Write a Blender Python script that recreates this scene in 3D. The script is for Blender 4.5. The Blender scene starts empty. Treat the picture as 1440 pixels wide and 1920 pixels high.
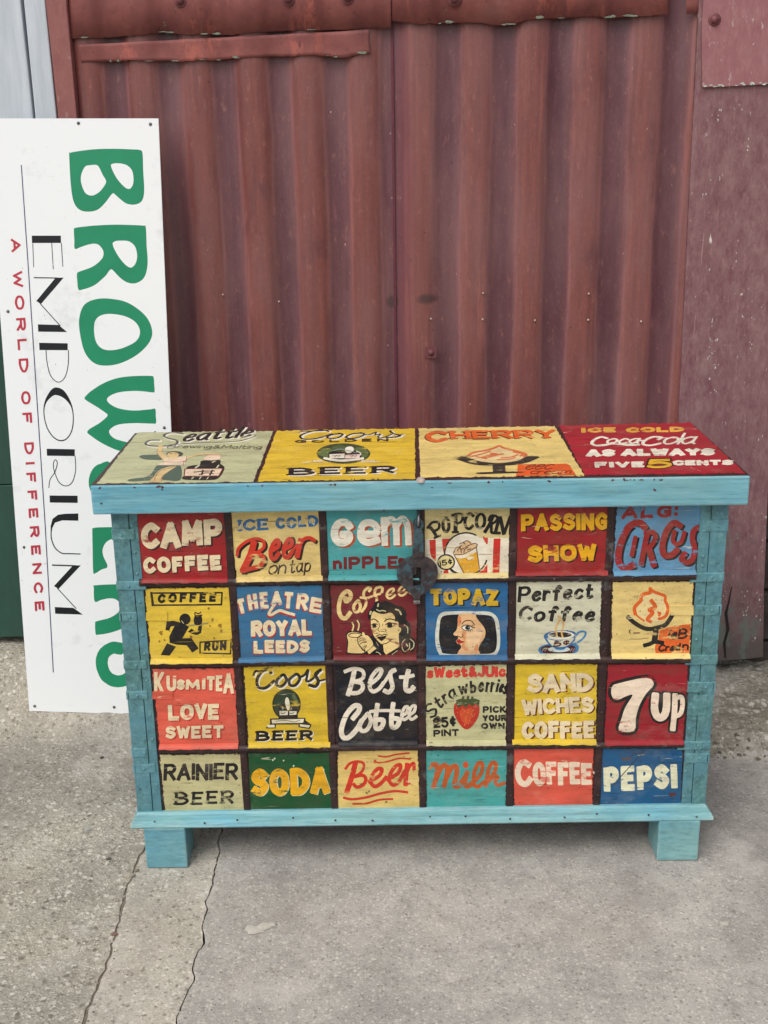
import bpy, bmesh, math, random
from mathutils import Vector, Matrix
from mathutils.geometry import tessellate_polygon
from mathutils import noise as mnoise

C = bpy.context.scene.collection
SC = bpy.context.scene
R = math.radians

# ------------------------------------------------------------------ camera
CAM = Vector((-0.068685, -2.187045, 1.508886))
PITCH, YAW, ROLL, FPX = -0.307684, -0.001485, -0.015341, 2169.11
_f = Vector((math.sin(YAW)*math.cos(PITCH), math.cos(YAW)*math.cos(PITCH), math.sin(PITCH)))
_r0 = Vector((math.cos(YAW), -math.sin(YAW), 0)); _u0 = _r0.cross(_f)
_r = _r0*math.cos(ROLL)+_u0*math.sin(ROLL); _u = -_r0*math.sin(ROLL)+_u0*math.cos(ROLL)
cd = bpy.data.cameras.new('camera'); cam = bpy.data.objects.new('camera', cd); C.objects.link(cam)
cd.sensor_fit = 'HORIZONTAL'; cd.sensor_width = 36; cd.lens = FPX/1440*36
cd.clip_start = 0.05; cd.clip_end = 500
cam.matrix_world = Matrix(((_r.x, _u.x, -_f.x, CAM.x), (_r.y, _u.y, -_f.y, CAM.y), (_r.z, _u.z, -_f.z, CAM.z), (0, 0, 0, 1)))
SC.camera = cam

# ------------------------------------------------------------------ world, sun, exposure
SUN_EL, SUN_AZ = R(52), R(-34)          # azimuth measured from straight behind the camera, towards the left
w = bpy.data.worlds.new('World'); SC.world = w; w.use_nodes = True
nt = w.node_tree; nt.nodes.clear()
sky = nt.nodes.new('ShaderNodeTexSky'); sky.sky_type = 'NISHITA'; sky.sun_disc = False
sky.sun_elevation = SUN_EL; sky.sun_rotation = R(180)+SUN_AZ*-1
sky.dust_density = 4.0; sky.air_density = 1.0; sky.ozone_density = 1.0
hs = nt.nodes.new('ShaderNodeHueSaturation'); hs.inputs['Saturation'].default_value = 0.22
bg = nt.nodes.new('ShaderNodeBackground'); bg.inputs['Strength'].default_value = 0.15
wo = nt.nodes.new('ShaderNodeOutputWorld')
nt.links.new(sky.outputs[0], hs.inputs['Color']); nt.links.new(hs.outputs[0], bg.inputs['Color']); nt.links.new(bg.outputs[0], wo.inputs[0])
sd = bpy.data.lights.new('sun', 'SUN'); sun = bpy.data.objects.new('sun', sd); C.objects.link(sun)
sd.energy = 0.85; sd.angle = R(48); sd.color = (1.0, 0.97, 0.93)
sdir = Vector((math.sin(SUN_AZ)*math.cos(SUN_EL), -math.cos(SUN_AZ)*math.cos(SUN_EL), math.sin(SUN_EL)))
sun.rotation_euler = sdir.to_track_quat('Z', 'Y').to_euler(); sun.location = sdir*8
SC.view_settings.view_transform = 'Standard'; SC.view_settings.look = 'None'
SC.view_settings.gamma = 1; SC.view_settings.exposure = 0.19
SC.view_settings.use_curve_mapping = False

# ------------------------------------------------------------------ geometry helpers
def ray(px, py): return _f + _r*((px-720)/FPX) - _u*((py-960)/FPX)
def on_plane(px, py, a, b=0.0, c=0.0):
    """point seen at pixel px,py on the real plane y = a + b x + c z"""
    d = ray(px, py); t = (a+b*CAM.x+c*CAM.z-CAM.y)/(d.y-b*d.x-c*d.z); return CAM+d*t
def on_level(px, py, z):
    d = ray(px, py); return CAM+d*((z-CAM.z)/d.z)

def lin(c):
    return tuple(((v/255)/12.92 if v/255 <= .04045 else ((v/255+.055)/1.055)**2.4) for v in c)

class MB:
    def __init__(s): s.v = []; s.f = []; s.m = []; s.sm = []
    def vert(s, p): s.v.append(tuple(p)); return len(s.v)-1
    def face(s, idx, m=0, sm=False): s.f.append(idx); s.m.append(m); s.sm.append(sm)
    def poly(s, pts, m=0, sm=False): s.face([s.vert(p) for p in pts], m, sm)
    def hexa(s, b, t, m=0):
        """b, t: four bottom and four top corners in the same order"""
        i = [s.vert(p) for p in list(b)+list(t)]
        for q in ((3, 2, 1, 0), (4, 5, 6, 7), (0, 1, 5, 4), (1, 2, 6, 5), (2, 3, 7, 6), (3, 0, 4, 7)): s.face([i[k] for k in q], m)
    def box(s, x0, x1, y0, y1, z0, z1, m=0):
        s.hexa([(x0, y0, z0), (x1, y0, z0), (x1, y1, z0), (x0, y1, z0)], [(x0, y0, z1), (x1, y0, z1), (x1, y1, z1), (x0, y1, z1)], m)
    def dome(s, c, ax, r, h, m=0, n=12, rings=4):
        ax = Vector(ax).normalized(); a = ax.orthogonal().normalized(); b = ax.cross(a); rows = []
        for k in range(rings):
            t = k/rings*math.pi/2
            rows.append([s.vert(Vector(c)+(a*math.cos(q*2*math.pi/n)+b*math.sin(q*2*math.pi/n))*r*math.cos(t)+ax*h*math.sin(t)) for q in range(n)])
        top = s.vert(Vector(c)+ax*h)
        for k in range(rings-1):
            for q in range(n): s.face([rows[k][q], rows[k][(q+1) % n], rows[k+1][(q+1) % n], rows[k+1][q]], m, True)
        for q in range(n): s.face([rows[-1][q], rows[-1][(q+1) % n], top], m, True)
    def build(s, name, mats, parent=None, bevel=0, fix=True):
        me = bpy.data.meshes.new(name); me.from_pydata(s.v, [], s.f)
        for mt in (mats if isinstance(mats, (list, tuple)) else [mats]): me.materials.append(mt)
        me.polygons.foreach_set('material_index', s.m); me.polygons.foreach_set('use_smooth', s.sm)
        me.update()
        if fix:
            bm = bmesh.new(); bm.from_mesh(me); bmesh.ops.recalc_face_normals(bm, faces=bm.faces); bm.to_mesh(me); bm.free()
        o = bpy.data.objects.new(name, me); C.objects.link(o)
        if parent: adopt(o, parent)
        if bevel:
            b = o.modifiers.new('bevel', 'BEVEL'); b.width = bevel; b.segments = 2; b.limit_method = 'ANGLE'; b.angle_limit = R(35)
        return o

def adopt(o, parent):
    o.parent = parent
    root = parent
    while root.parent: root = root.parent
    if parent.type == 'EMPTY' and not root.get('local'):
        o.matrix_parent_inverse = Matrix.Translation(-parent.location)
def thing(name, label, cat, loc=(0, 0, 0), group=None):
    o = bpy.data.objects.new(name, None); C.objects.link(o); o.location = loc; o.empty_display_size = .1
    tag(o, label, cat, group); return o
def tag(o, label, cat, group=None):
    o['label'] = label; o['category'] = cat
    if group: o['group'] = group
    return o

# ------------------------------------------------------------------ materials
def nmat(name):
    m = bpy.data.materials.new(name); m.use_nodes = True; n = m.node_tree.nodes; n.clear()
    out = n.new('ShaderNodeOutputMaterial'); bs = n.new('ShaderNodeBsdfPrincipled'); m.node_tree.links.new(bs.outputs[0], out.inputs[0])
    return m, m.node_tree, bs
class NT:
    """small helper to write node graphs in a few lines"""
    def __init__(s, name):
        s.m, s.t, s.bs = nmat(name); tc = s.t.nodes.new('ShaderNodeTexCoord'); s.co = tc.outputs['Object']
    def L(s, a, b): s.t.links.new(a, b)
    def noise(s, sc, det=4, rough=.6, stretch=(1, 1, 1), off=(0, 0, 0), dist=0):
        mp = s.t.nodes.new('ShaderNodeMapping'); mp.inputs['Scale'].default_value = stretch; mp.inputs['Location'].default_value = off
        s.L(s.co, mp.inputs[0]); n = s.t.nodes.new('ShaderNodeTexNoise'); n.inputs['Scale'].default_value = sc
        n.inputs['Detail'].default_value = det; n.inputs['Roughness'].default_value = rough; n.inputs['Distortion'].default_value = dist
        s.L(mp.outputs[0], n.inputs['Vector']); return n.outputs[0]
    def voro(s, sc, stretch=(1, 1, 1), feat='F1', out='Distance'):
        mp = s.t.nodes.new('ShaderNodeMapping'); mp.inputs['Scale'].default_value = stretch
        s.L(s.co, mp.inputs[0]); n = s.t.nodes.new('ShaderNodeTexVoronoi'); n.inputs['Scale'].default_value = sc; n.feature = feat
        s.L(mp.outputs[0], n.inputs['Vector']); return n.outputs[out]
    def ramp(s, fac, stops, interp='LINEAR'):
        r = s.t.nodes.new('ShaderNodeValToRGB'); r.color_ramp.interpolation = interp; e = r.color_ramp.elements
        while len(e) < len(stops): e.new(0.5)
        for k, (p, c) in enumerate(stops):
            e[k].position = p; e[k].color = (c, c, c, 1) if isinstance(c, (int, float)) else (*c, 1)
        s.L(fac, r.inputs[0]); return r.outputs[0]
    def mix(s, fac, a, b, mode='MIX'):
        n = s.t.nodes.new('ShaderNodeMix'); n.data_type = 'RGBA'; n.blend_type = mode; n.clamp_factor = True
        for sock, v in ((n.inputs[0], fac), (n.inputs[6], a), (n.inputs[7], b)):
            if isinstance(v, (int, float)): sock.default_value = v if sock.type == 'VALUE' else (v, v, v, 1)
            elif isinstance(v, tuple): sock.default_value = (*v, 1)
            else: s.L(v, sock)
        return n.outputs[2]
    def math(s, op, a, b=0.0):
        n = s.t.nodes.new('ShaderNodeMath'); n.operation = op
        for k, v in enumerate((a, b)):
            if isinstance(v, (int, float)): n.inputs[k].default_value = v
            else: s.L(v, n.inputs[k])
        return n.outputs[0]
    def sep(s):
        n = s.t.nodes.new('ShaderNodeSeparateXYZ'); s.L(s.co, n.inputs[0]); return n.outputs
    def bump(s, h, strength=.3, dist=.002):
        b = s.t.nodes.new('ShaderNodeBump'); b.inputs['Strength'].default_value = strength; b.inputs['Distance'].default_value = dist
        s.L(h, b.inputs['Height']); s.L(b.outputs[0], s.bs.inputs['Normal'])
    def done(s, col, rough=.6, spec=.3, metal=0):
        if isinstance(col, tuple): s.bs.inputs['Base Color'].default_value = (*col, 1)
        else: s.L(col, s.bs.inputs['Base Color'])
        if isinstance(rough, (int, float)): s.bs.inputs['Roughness'].default_value = rough
        else: s.L(rough, s.bs.inputs['Roughness'])
        s.bs.inputs['Specular IOR Level'].default_value = spec; s.bs.inputs['Metallic'].default_value = metal
        return s.m

def scl(c, k): return tuple(min(1, v*k) for v in c)
_pc = {}
def paint(col, under=None, wear=.36, grain=(10, 60, 70)):
    """hand brushed enamel: streaks along the plank, rubbed spots that show what is below"""
    key = (col, under, wear)
    if key in _pc: return _pc[key]
    c = lin(col); n = NT('painted_enamel')
    st = n.noise(1.0, 5, .65, grain); base = n.ramp(st, [(.25, scl(c, .72)), (.5, c), (.78, scl(c, 1.16))])
    big = n.noise(9, 3, .6); base = n.mix(n.ramp(big, [(.35, .0), (.7, .28)]), base, scl(c, .62))
    un = lin(under) if under else scl(c, .35)
    wn = n.noise(38, 6, .72, (.55, 1, 1.5), (3, 0, 1)); fac = n.ramp(wn, [(max(0, wear-.05), 1.0), (wear+.02, 0.0)])
    fac = n.math('MULTIPLY', fac, .85 if under else .7)
    base = n.mix(fac, base, un)
    gr = n.noise(22, 6, .72, (.7, 1, 1.2), (6, 0, 2)); base = n.mix(n.ramp(gr, [(.44, 0), (.70, .6)]), base, n.mix(.5, base, lin((92, 76, 54))))
    fade = n.noise(13, 5, .7, (.8, 1, 1.2), (9, 0, 4)); base = n.mix(n.ramp(fade, [(.54, 0), (.74, .12)]), base, lin((214, 204, 182)))
    sp = n.noise(150, 3, .6); base = n.mix(n.ramp(sp, [(.29, .7), (.34, 0)]), base, lin((58, 44, 36)))
    sc3 = n.noise(1.0, 3, .5, (14, 60, 120), (2, 0, 3), 1.2); base = n.mix(n.ramp(sc3, [(.70, 0), (.73, .45)]), base, lin((222, 206, 176)))
    cr = n.noise(1.0, 3, .5, (9, 60, 170), (0, 0, 5)); base = n.mix(n.ramp(cr, [(.28, .65), (.32, 0)]), base, scl(un, .4))
    n.bump(n.mix(.5, st, wn), .45, .0016)
    m = n.done(base, n.ramp(st, [(.3, .42), (.7, .62)]), .35); _pc[key] = m; return m

def wood_paint(name, col, dark=(70, 60, 52), axis=(5, 60, 90), wear=.31, light=None):
    c = lin(col); n = NT(name)
    st = n.noise(1.0, 6, .7, axis, dist=.4)
    l = lin(light) if light else scl(c, 1.25)
    base = n.ramp(st, [(.24, scl(c, .55)), (.42, scl(c, .86)), (.55, c), (.76, l)])
    hue = n.noise(3.2, 4, .6, (.8, 1, 2)); base = n.mix(n.ramp(hue, [(.42, 0), (.66, .75)]), base, n.mix(.55, base, lin((150, 180, 168)))); base = n.mix(n.ramp(hue, [(.30, .6), (.46, 0)]), base, n.mix(.6, base, lin((72, 160, 204))))
    pt = n.noise(8, 5, .7, (.5, 1, 1)); base = n.mix(n.ramp(pt, [(.46, 0), (.75, .5)]), base, scl(c, .6))
    chip = n.noise(48, 6, .7, (.6, 1, 1.2), (2, 7, 1)); base = n.mix(n.ramp(chip, [(.29, .8), (.32, 0)]), base, lin((104, 84, 70)))
    fine = n.noise(1.0, 5, .7, (axis[0]*2.4, axis[1]*2, axis[2]*2.2), (4, 0, 2)); base = n.mix(n.ramp(fine, [(.38, .45), (.5, 0)]), base, scl(c, .5))
    wn = n.noise(26, 7, .7, (.5, 1, 1.3)); base = n.mix(n.ramp(wn, [(wear-.04, .9), (wear+.01, 0)]), base, lin(dark))
    cr = n.noise(1.0, 3, .5, (axis[0]*.8, axis[1], axis[2]*2)); base = n.mix(n.ramp(cr, [(.27, .7), (.32, 0)]), base, scl(c, .3))
    bv = n.t.nodes.new('ShaderNodeBevel'); bv.samples = 4; bv.inputs['Radius'].default_value = .006
    ge = n.t.nodes.new('ShaderNodeNewGeometry'); dt = n.t.nodes.new('ShaderNodeVectorMath'); dt.operation = 'DOT_PRODUCT'; n.L(bv.outputs[0], dt.inputs[0]); n.L(ge.outputs['Normal'], dt.inputs[1])
    ed = n.ramp(n.math('SUBTRACT', 1.0, dt.outputs['Value']), [(.015, 0), (.12, 1)]); en = n.noise(34, 6, .75, (.6, 1, 1), (5, 2, 0))
    base = n.mix(n.math('MULTIPLY', ed, n.ramp(en, [(.46, 0), (.56, .8)])), base, lin((176, 186, 178))); base = n.mix(n.math('MULTIPLY', ed, n.ramp(en, [(.36, .85), (.42, 0)])), base, lin((92, 66, 56)))
    n.bump(n.mix(.5, st, wn), .5, .002)
    return n.done(base, .48, .35)

# corrugated iron: oxide primer worn bare on the crests, plum paint left in the valleys
SMUDGES = []; SEAM_S = -.033
def corrugated_mat():
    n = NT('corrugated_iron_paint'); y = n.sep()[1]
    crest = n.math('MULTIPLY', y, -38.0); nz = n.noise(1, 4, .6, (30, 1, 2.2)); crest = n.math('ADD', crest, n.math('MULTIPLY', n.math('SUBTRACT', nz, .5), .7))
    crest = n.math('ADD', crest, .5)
    base = n.ramp(crest, [(.02, lin((86, 46, 55))), (.32, lin((112, 70, 75))), (.56, lin((142, 95, 93))), (.76, lin((132, 79, 74))), (1.0, lin((124, 68, 61)))])  # primer and plum tones; the palest stop paints a highlight along the ridge flanks
    st = n.noise(1, 6, .7, (70, 1, 3)); base = n.mix(n.ramp(st, [(.40, 0), (.68, .55)]), base, lin((82, 48, 52)))
    gr = n.noise(180, 3, .7, (1, 1, .55)); base = n.mix(n.ramp(gr, [(.55, 0), (.78, .28)]), base, lin((156, 112, 108))); base = n.mix(n.ramp(gr, [(.26, .3), (.45, 0)]), base, lin((74, 42, 46)))
    st2 = n.noise(1, 6, .75, (45, 1, 1.6), (5, 0, 2))
    dusty = n.ramp(n.noise(1, 5, .65, (6, 1, 2)), [(.42, 0), (.72, .4)]); base = n.mix(dusty, base, lin((138, 104, 104)))
    blot = n.noise(1, 5, .7, (9, 1, 3.5), (8, 0, 3)); base = n.mix(n.ramp(blot, [(.30, .5), (.46, 0)]), base, lin((78, 44, 50)))
    fl = n.noise(1, 6, .75, (60, 1, 22), (1, 0, 6)); base = n.mix(n.ramp(fl, [(.57, 0), (.68, .5)]), base, lin((160, 110, 98)))
    XX = n.sep()[0]; band = n.math('ABSOLUTE', n.math('MULTIPLY', n.math('SUBTRACT', XX, SEAM_S+.022), 1/.034)); base = n.mix(n.ramp(band, [(.4, .5), (1.0, 0)]), base, lin((112, 56, 64)))
    edge = n.math('MULTIPLY', n.ramp(crest, [(.45, 0), (.62, 1), (.78, 1), (.95, .2)]), n.ramp(st2, [(.54, 0), (.64, 1)]))
    base = n.mix(n.math('MULTIPLY', edge, .5), base, lin((168, 104, 92)))
    X, _, Z = n.sep()
    for cx_, cz_, rx_, rz_ in SMUDGES:
        d2 = n.math('ADD', n.math('POWER', n.math('MULTIPLY', n.math('SUBTRACT', X, cx_), 1/rx_), 2.0), n.math('POWER', n.math('MULTIPLY', n.math('SUBTRACT', Z, cz_), 1/rz_), 2.0))
        d2 = n.math('ADD', d2, n.math('MULTIPLY', n.math('SUBTRACT', n.noise(40, 4, .7), .5), 1.2)); base = n.mix(n.ramp(d2, [(.2, .75), (1.0, 0)]), base, lin((60, 46, 46)))
    sp = n.noise(95, 3, .6, (1, 1, .6)); base = n.mix(n.math('MULTIPLY', n.ramp(sp, [(.73, 0), (.76, 1)]), .75), base, lin((205, 170, 155)))
    sm = n.noise(70, 3, .6); base = n.mix(n.math('MULTIPLY', n.ramp(sm, [(.26, 1), (.30, 0)]), .6), base, lin((62, 40, 42)))
    n.bump(n.mix(.5, st, gr), .45, .0015)
    return n.done(base, n.ramp(st, [(.3, .30), (.7, .46)]), .5)
def flashing_mat():
    n = NT('peeling_flashing_paint'); base = n.ramp(n.noise(7, 5, .65), [(.3, lin((104, 58, 58))), (.6, lin((136, 80, 75))), (.8, lin((150, 102, 98)))])
    p = n.noise(1, 8, .8, (34, 1, 13), (2, 0, 4)); blob = n.noise(1, 3, .5, (7, 1, 3), (9, 0, 1))
    f = n.math('MULTIPLY', n.ramp(p, [(.49, 0), (.58, .7)]), n.ramp(blob, [(.46, 0), (.57, 1)])); base = n.mix(f, base, lin((172, 96, 82)))
    g = n.noise(30, 6, .7, (1, 1, 1.3), (4, 0, 0)); base = n.mix(n.math('MULTIPLY', n.ramp(g, [(.30, 1), (.33, 0)]), .85), base, lin((112, 122, 104)))
    d = n.noise(60, 5, .7); base = n.mix(n.ramp(d, [(.3, .6), (.4, 0)]), base, lin((60, 40, 40)))
    n.bump(n.mix(.5, p, d), .5, .0025); return n.done(base, .62, .25)
def dusty_red_mat(name, a, b, chips=.75, grey=0.0):
    n = NT(name); v = n.noise(1, 7, .78, (30, 1, 15)); big = n.noise(2.4, 4, .6)
    base = n.mix(n.ramp(v, [(.35, 0), (.66, 1)]), lin(a), lin(b)); base = n.mix(n.ramp(big, [(.35, .55), (.65, 0)]), base, lin(a))
    fine = n.noise(1, 4, .75, (120, 1, 26)); base = n.mix(n.ramp(fine, [(.52, 0), (.72, .5)]), base, scl(lin(b), 1.35))
    ch = n.noise(42, 5, .65, (1.6, 1, .7), (1, 0, 7)); cl = n.noise(3.2, 3, .5, (1.5, 1, .6), (3, 0, 2))
    f = n.math('MULTIPLY', n.ramp(ch, [(.635, 0), (.66, 1)]), n.ramp(cl, [(.46, 0), (.58, 1)])); base = n.mix(n.math('MULTIPLY', f, chips), base, lin((214, 206, 198)))
    if grey:
        z = n.sep()[2]; zz = n.math('ADD', z, n.math('MULTIPLY', n.math('SUBTRACT', n.noise(9, 5, .65), .5), .5))
        base = n.mix(n.ramp(zz, [(.10, .9), (.40, 0)]), base, lin((84, 80, 76)))
        pt_ = n.noise(1, 6, .7, (12, 1, 7), (4, 0, 2)); zm = n.ramp(z, [(.25, 1), (.75, 0)]); base = n.mix(n.math('MULTIPLY', n.ramp(pt_, [(.52, 0), (.60, .8)]), zm), base, lin((98, 108, 100)))
    sc2 = n.noise(1, 2, .5, (60, 1, 3), (0, 0, 9), 1.5); base = n.mix(n.ramp(sc2, [(.73, 0), (.75, .55)]), base, lin((170, 140, 140)))
    n.bump(n.mix(.5, v, ch), .4, .0015); return n.done(base, .6, .3)
def plain_mat(name, a, b=None, rough=.55, scale=20, stretch=(1, 1, 1), spec=.3, metal=0, bump=.2):
    n = NT(name); v = n.noise(scale, 5, .65, stretch); c = n.mix(n.ramp(v, [(.3, 0), (.7, 1)]), lin(a), lin(b or tuple(int(k*.8) for k in a)))
    n.bump(v, bump, .0015); return n.done(c, rough, spec, metal)
def concrete(name, a, b, coarse, spk):
    n = NT(name); big = n.noise(2.6, 5, .62); mid = n.noise(17, 6, .7); c = n.mix(n.ramp(big, [(.32, 0), (.68, 1)]), lin(a), lin(b))
    c = n.mix(n.ramp(mid, [(.34, .45), (.56, 0)]), c, scl(lin(a), .66))
    def stones(scale, seed, amt):
        """aggregate: every stone of the mix has a tone of its own"""
        ns = n.noise(scale*.9, 3, .6, (1, 1, 1), (seed, 0, 0)); mp = n.t.nodes.new('ShaderNodeVectorMath'); mp.operation = 'MULTIPLY_ADD'
        cmb = n.t.nodes.new('ShaderNodeCombineXYZ'); n.L(ns, cmb.inputs[0]); n.L(n.noise(scale*.9, 3, .6, (1, 1, 1), (0, seed+3, 0)), cmb.inputs[1])
        mp.inputs[1].default_value = (1.1/scale, 1.1/scale, 0); n.L(cmb.outputs[0], mp.inputs[0]); n.L(n.co, mp.inputs[2])
        v = n.t.nodes.new('ShaderNodeTexVoronoi'); v.inputs['Scale'].default_value = scale; n.L(mp.outputs[0], v.inputs['Vector'])
        sp = n.t.nodes.new('ShaderNodeSeparateColor'); n.L(v.outputs['Color'], sp.inputs[0]); return sp.outputs[0], v.outputs['Distance'], amt
    hgt = None
    for scale, seed, amt in ((coarse, 1, spk), (coarse*2.3, 5, spk*.8)):
        t, dist, am = stones(scale, seed, amt)
        core = n.ramp(dist, [(.25, 1), (.62, 0)])
        c = n.mix(n.math('MULTIPLY', n.math('MULTIPLY', n.ramp(t, [(.60, 0), (.80, .55), (.97, .9)]), core), am), c, lin((216, 209, 196)))
        c = n.mix(n.math('MULTIPLY', n.math('MULTIPLY', n.ramp(t, [(.06, .9), (.30, 0)]), core), am), c, lin((100, 93, 82)))
        h = n.math('MULTIPLY', core, t); hgt = h if hgt is None else n.math('ADD', hgt, n.math('MULTIPLY', h, .5))
    gr = n.noise(coarse*4, 3, .7); c = n.mix(n.ramp(gr, [(.3, .5), (.45, 0)]), c, lin((104, 96, 88))); c = n.mix(n.ramp(gr, [(.57, 0), (.72, .45)]), c, lin((222, 214, 200)))
    wh = n.noise(5, 3, .5, (1, 1, 1), (7, 3, 1)); vor = n.voro(coarse*.6)
    c = n.mix(n.math('MULTIPLY', n.ramp(vor, [(.08, 1), (.13, 0)]), n.ramp(wh, [(.5, 0), (.66, .8)])), c, lin((230, 226, 216)))
    pit = n.voro(coarse*.17); c = n.mix(n.ramp(pit, [(.03, .85), (.05, 0)]), c, lin((70, 66, 60)))
    st = n.noise(1.5, 6, .68, (1, 1, 1), (3, 8, 0)); c = n.mix(n.ramp(st, [(.45, 0), (.64, .6)]), c, lin((122, 116, 111)))
    pal = n.noise(3.1, 7, .75, (1, 1, 1), (1, 4, 0)); c = n.mix(n.ramp(pal, [(.54, 0), (.68, .5)]), c, lin((202, 196, 188)))
    yel = n.noise(1.9, 4, .6, (1, 1, 1), (6, 2, 0)); c = n.mix(n.ramp(yel, [(.55, 0), (.75, .22)]), c, lin((176, 158, 130)))
    n.bump(n.math('ADD', n.math('MULTIPLY', hgt, .6), n.math('MULTIPLY', mid, .5)), .7 if coarse < 90 else .35, .006 if coarse < 90 else .003); return n.done(c, .9, .15)

# ------------------------------------------------------------------ flat painted art (built as thin real layers of paint)
FONT = {}
def _defs():
    src = {
     'A': '00 48 80/1.4,2.6 6.6,2.6', 'B': '08 00/~08 48 7,6 4.5,4.2 04/~0,4.2 5,4.2 8,2.1 5,0 00', 'C': '~7,6.6 48 1,6.4 04 1,1.4 40 7,1.4',
     'D': '08 00/~08 4,7.8 7.5,5.5 7.5,2.5 4,.2 00', 'E': '08 00/08 68/0,4.1 5,4.1/00 60', 'F': '08 00/08 68/0,4.1 5,4.1', 'G': '~7,6.6 48 1,6.4 04 1,1.4 40 7,1.2/7,0.6 7,3.6 4.4,3.6',
     'H': '08 00/78 70/04 74', 'I': '08 00', 'J': '~58 5,2 3,0 0,1.4', 'K': '08 00/0,3.4 68/2,4.6 70', 'L': '08 00 60', 'M': '00 0.5,8 4.2,2 8,8 8.6,0', 'N': '00 08 70 78',
     'O': '@4,8 .8,6.6 0,4 .8,1.4 4,0 7.2,1.4 8,4 7.2,6.6', 'P': '08 00/~0,7.8 5,8 7,6 5,3.8 0,3.8', 'R': '08 00/~0,7.8 5,8 7,6 5,4 0,4/3.2,4 70',
     'S': '~6.6,6.6 3.6,8 .6,6.6 1.2,4.8 5.2,3.6 6.6,2 3.6,0 0,1.2', 'T': '3.5,8 3.5,0/08 78', 'U': '~08 0,2.4 1.4,.4 3.5,0 5.6,.4 7,2.4 78', 'V': '08 3.5,0 78', 'W': '08 2.2,0 4.6,6.4 7,0 9.2,8',
     'X': '08 70/78 00', 'Y': '08 3.5,4 78/3.5,4 3.5,0', 'Z': '08 78 00 70', '5': '68 1,8 .6,4.4/~.6,4.4 3.6,5.2 6.4,3 5,.4 2,0 0,1.2', '2': '~0,6 2.4,8 5.6,6.8 4.6,4.2 0,0/00 60',
     '1': '08 00', '7': '08 78 20', '\xa2': '~5,5.4 3,6.4 .8,5 .6,3 2.4,1.4 5,2.2/3,8 3,0', '&': '~7,0 1.4,5.6 3,7.8 4.6,6 .6,2.2 2.4,0 6,3', ':': '0,1 0,.6/0,6 0,5.6', '.': '0,.5 .3,.2', '-': '04 34',
     'a': '@2.8,5 .4,3.8 0,2 2,0 4.4,1.6 4.8,4/5,5 4.9,.6 6,0', 'b': '08 00/~0,3.6 2.4,5 5,3.4 4.4,.6 2,0 0,1', 'c': '~4.8,4.2 2.6,5 .3,3 .8,.6 3,0 5,1', 'd': '@2.8,5 .4,3.8 0,2 2,0 4.4,1.6 4.8,4/58 50',
     'e': '~.4,2.4 4.4,3.2 4.2,4.8 2.2,4.8 .2,2.6 1,.4 3,0 5,1.2', 'f': '~5,7 3.8,8 2.4,6.4 2,0/05 45', 'g': '@2.8,5 .4,3.8 0,2 2,0 4.4,1.6 4.8,4/~5,5 4.8,-2 2,-3 0,-2', 'h': '08 00/~0,3.4 2.4,5 4.6,3.6 4.8,0', 'i': '05 00/0,7.6 .2,7.2',
     'k': '08 00/0,2 45/1.6,3 50', 'l': '08 00', 'm': '05 00/~0,3.4 2,5 3.6,3.8 3.7,0/~3.7,3.4 5.6,5 7.2,3.8 7.4,0', 'n': '05 00/~0,3.4 2.4,5 4.6,3.6 4.8,0', 'o': '@2.8,5 .5,4 0,2.4 .8,.6 2.8,0 5,1.2 5.6,2.8 4.8,4.4',
     'p': '05 0,-3/~0,3.6 2.4,5 5,3.4 4.4,.6 2,0 0,1', 'r': '05 00/~0,3 1.8,4.9 3.6,4.6', 's': '~4.4,4.2 2.4,5 .6,4 3.6,2 4,1 2,0 0,.8', 't': '~1.6,7.4 1.5,1.2 2.6,0 4.4,.8/0,5 4,5', 'u': '~05 0,1.4 2,0 4.4,1.4/4.8,5 4.8,0',
     'w': '05 1.6,0 3.2,4 4.8,0 6.4,5', 'y': '05 2.6,.4/55 1,-3', 'z': '05 45 00 50'}
    for ch, s in src.items():
        st = []
        for part in s.split('/'):
            k = ''
            if part[0] in '~@': k, part = part[0], part[1:]
            pts = []
            for t in part.split():
                pts.append(tuple(float(q) for q in t.split(',')) if ',' in t else (float(t[0]), float(t[1])))
            st.append((k, pts))
        FONT[ch] = (max(p[0] for k, q in st for p in q), st)
_defs()

def catmull(pts, closed=False, n=6):
    if len(pts) < 3 and not closed: return list(pts)
    P = list(pts); out = []
    N = len(P); rng = range(N) if closed else range(N-1)
    for i in rng:
        if closed: a, b, c, d = P[(i-1) % N], P[i], P[(i+1) % N], P[(i+2) % N]
        else: a, b, c, d = P[max(i-1, 0)], P[i], P[i+1], P[min(i+2, N-1)]
        for k in range(n):
            t = k/n; out.append(tuple(.5*((2*b[j])+(-a[j]+c[j])*t+(2*a[j]-5*b[j]+4*c[j]-d[j])*t*t+(-a[j]+3*b[j]-3*c[j]+d[j])*t**3) for j in (0, 1)))
    if not closed: out.append(P[-1])
    return out
def ell(cx, cy, rx, ry, n=24, a0=0): return [(cx+rx*math.cos(a0+k*2*math.pi/n), cy+ry*math.sin(a0+k*2*math.pi/n)) for k in range(n)]

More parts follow.
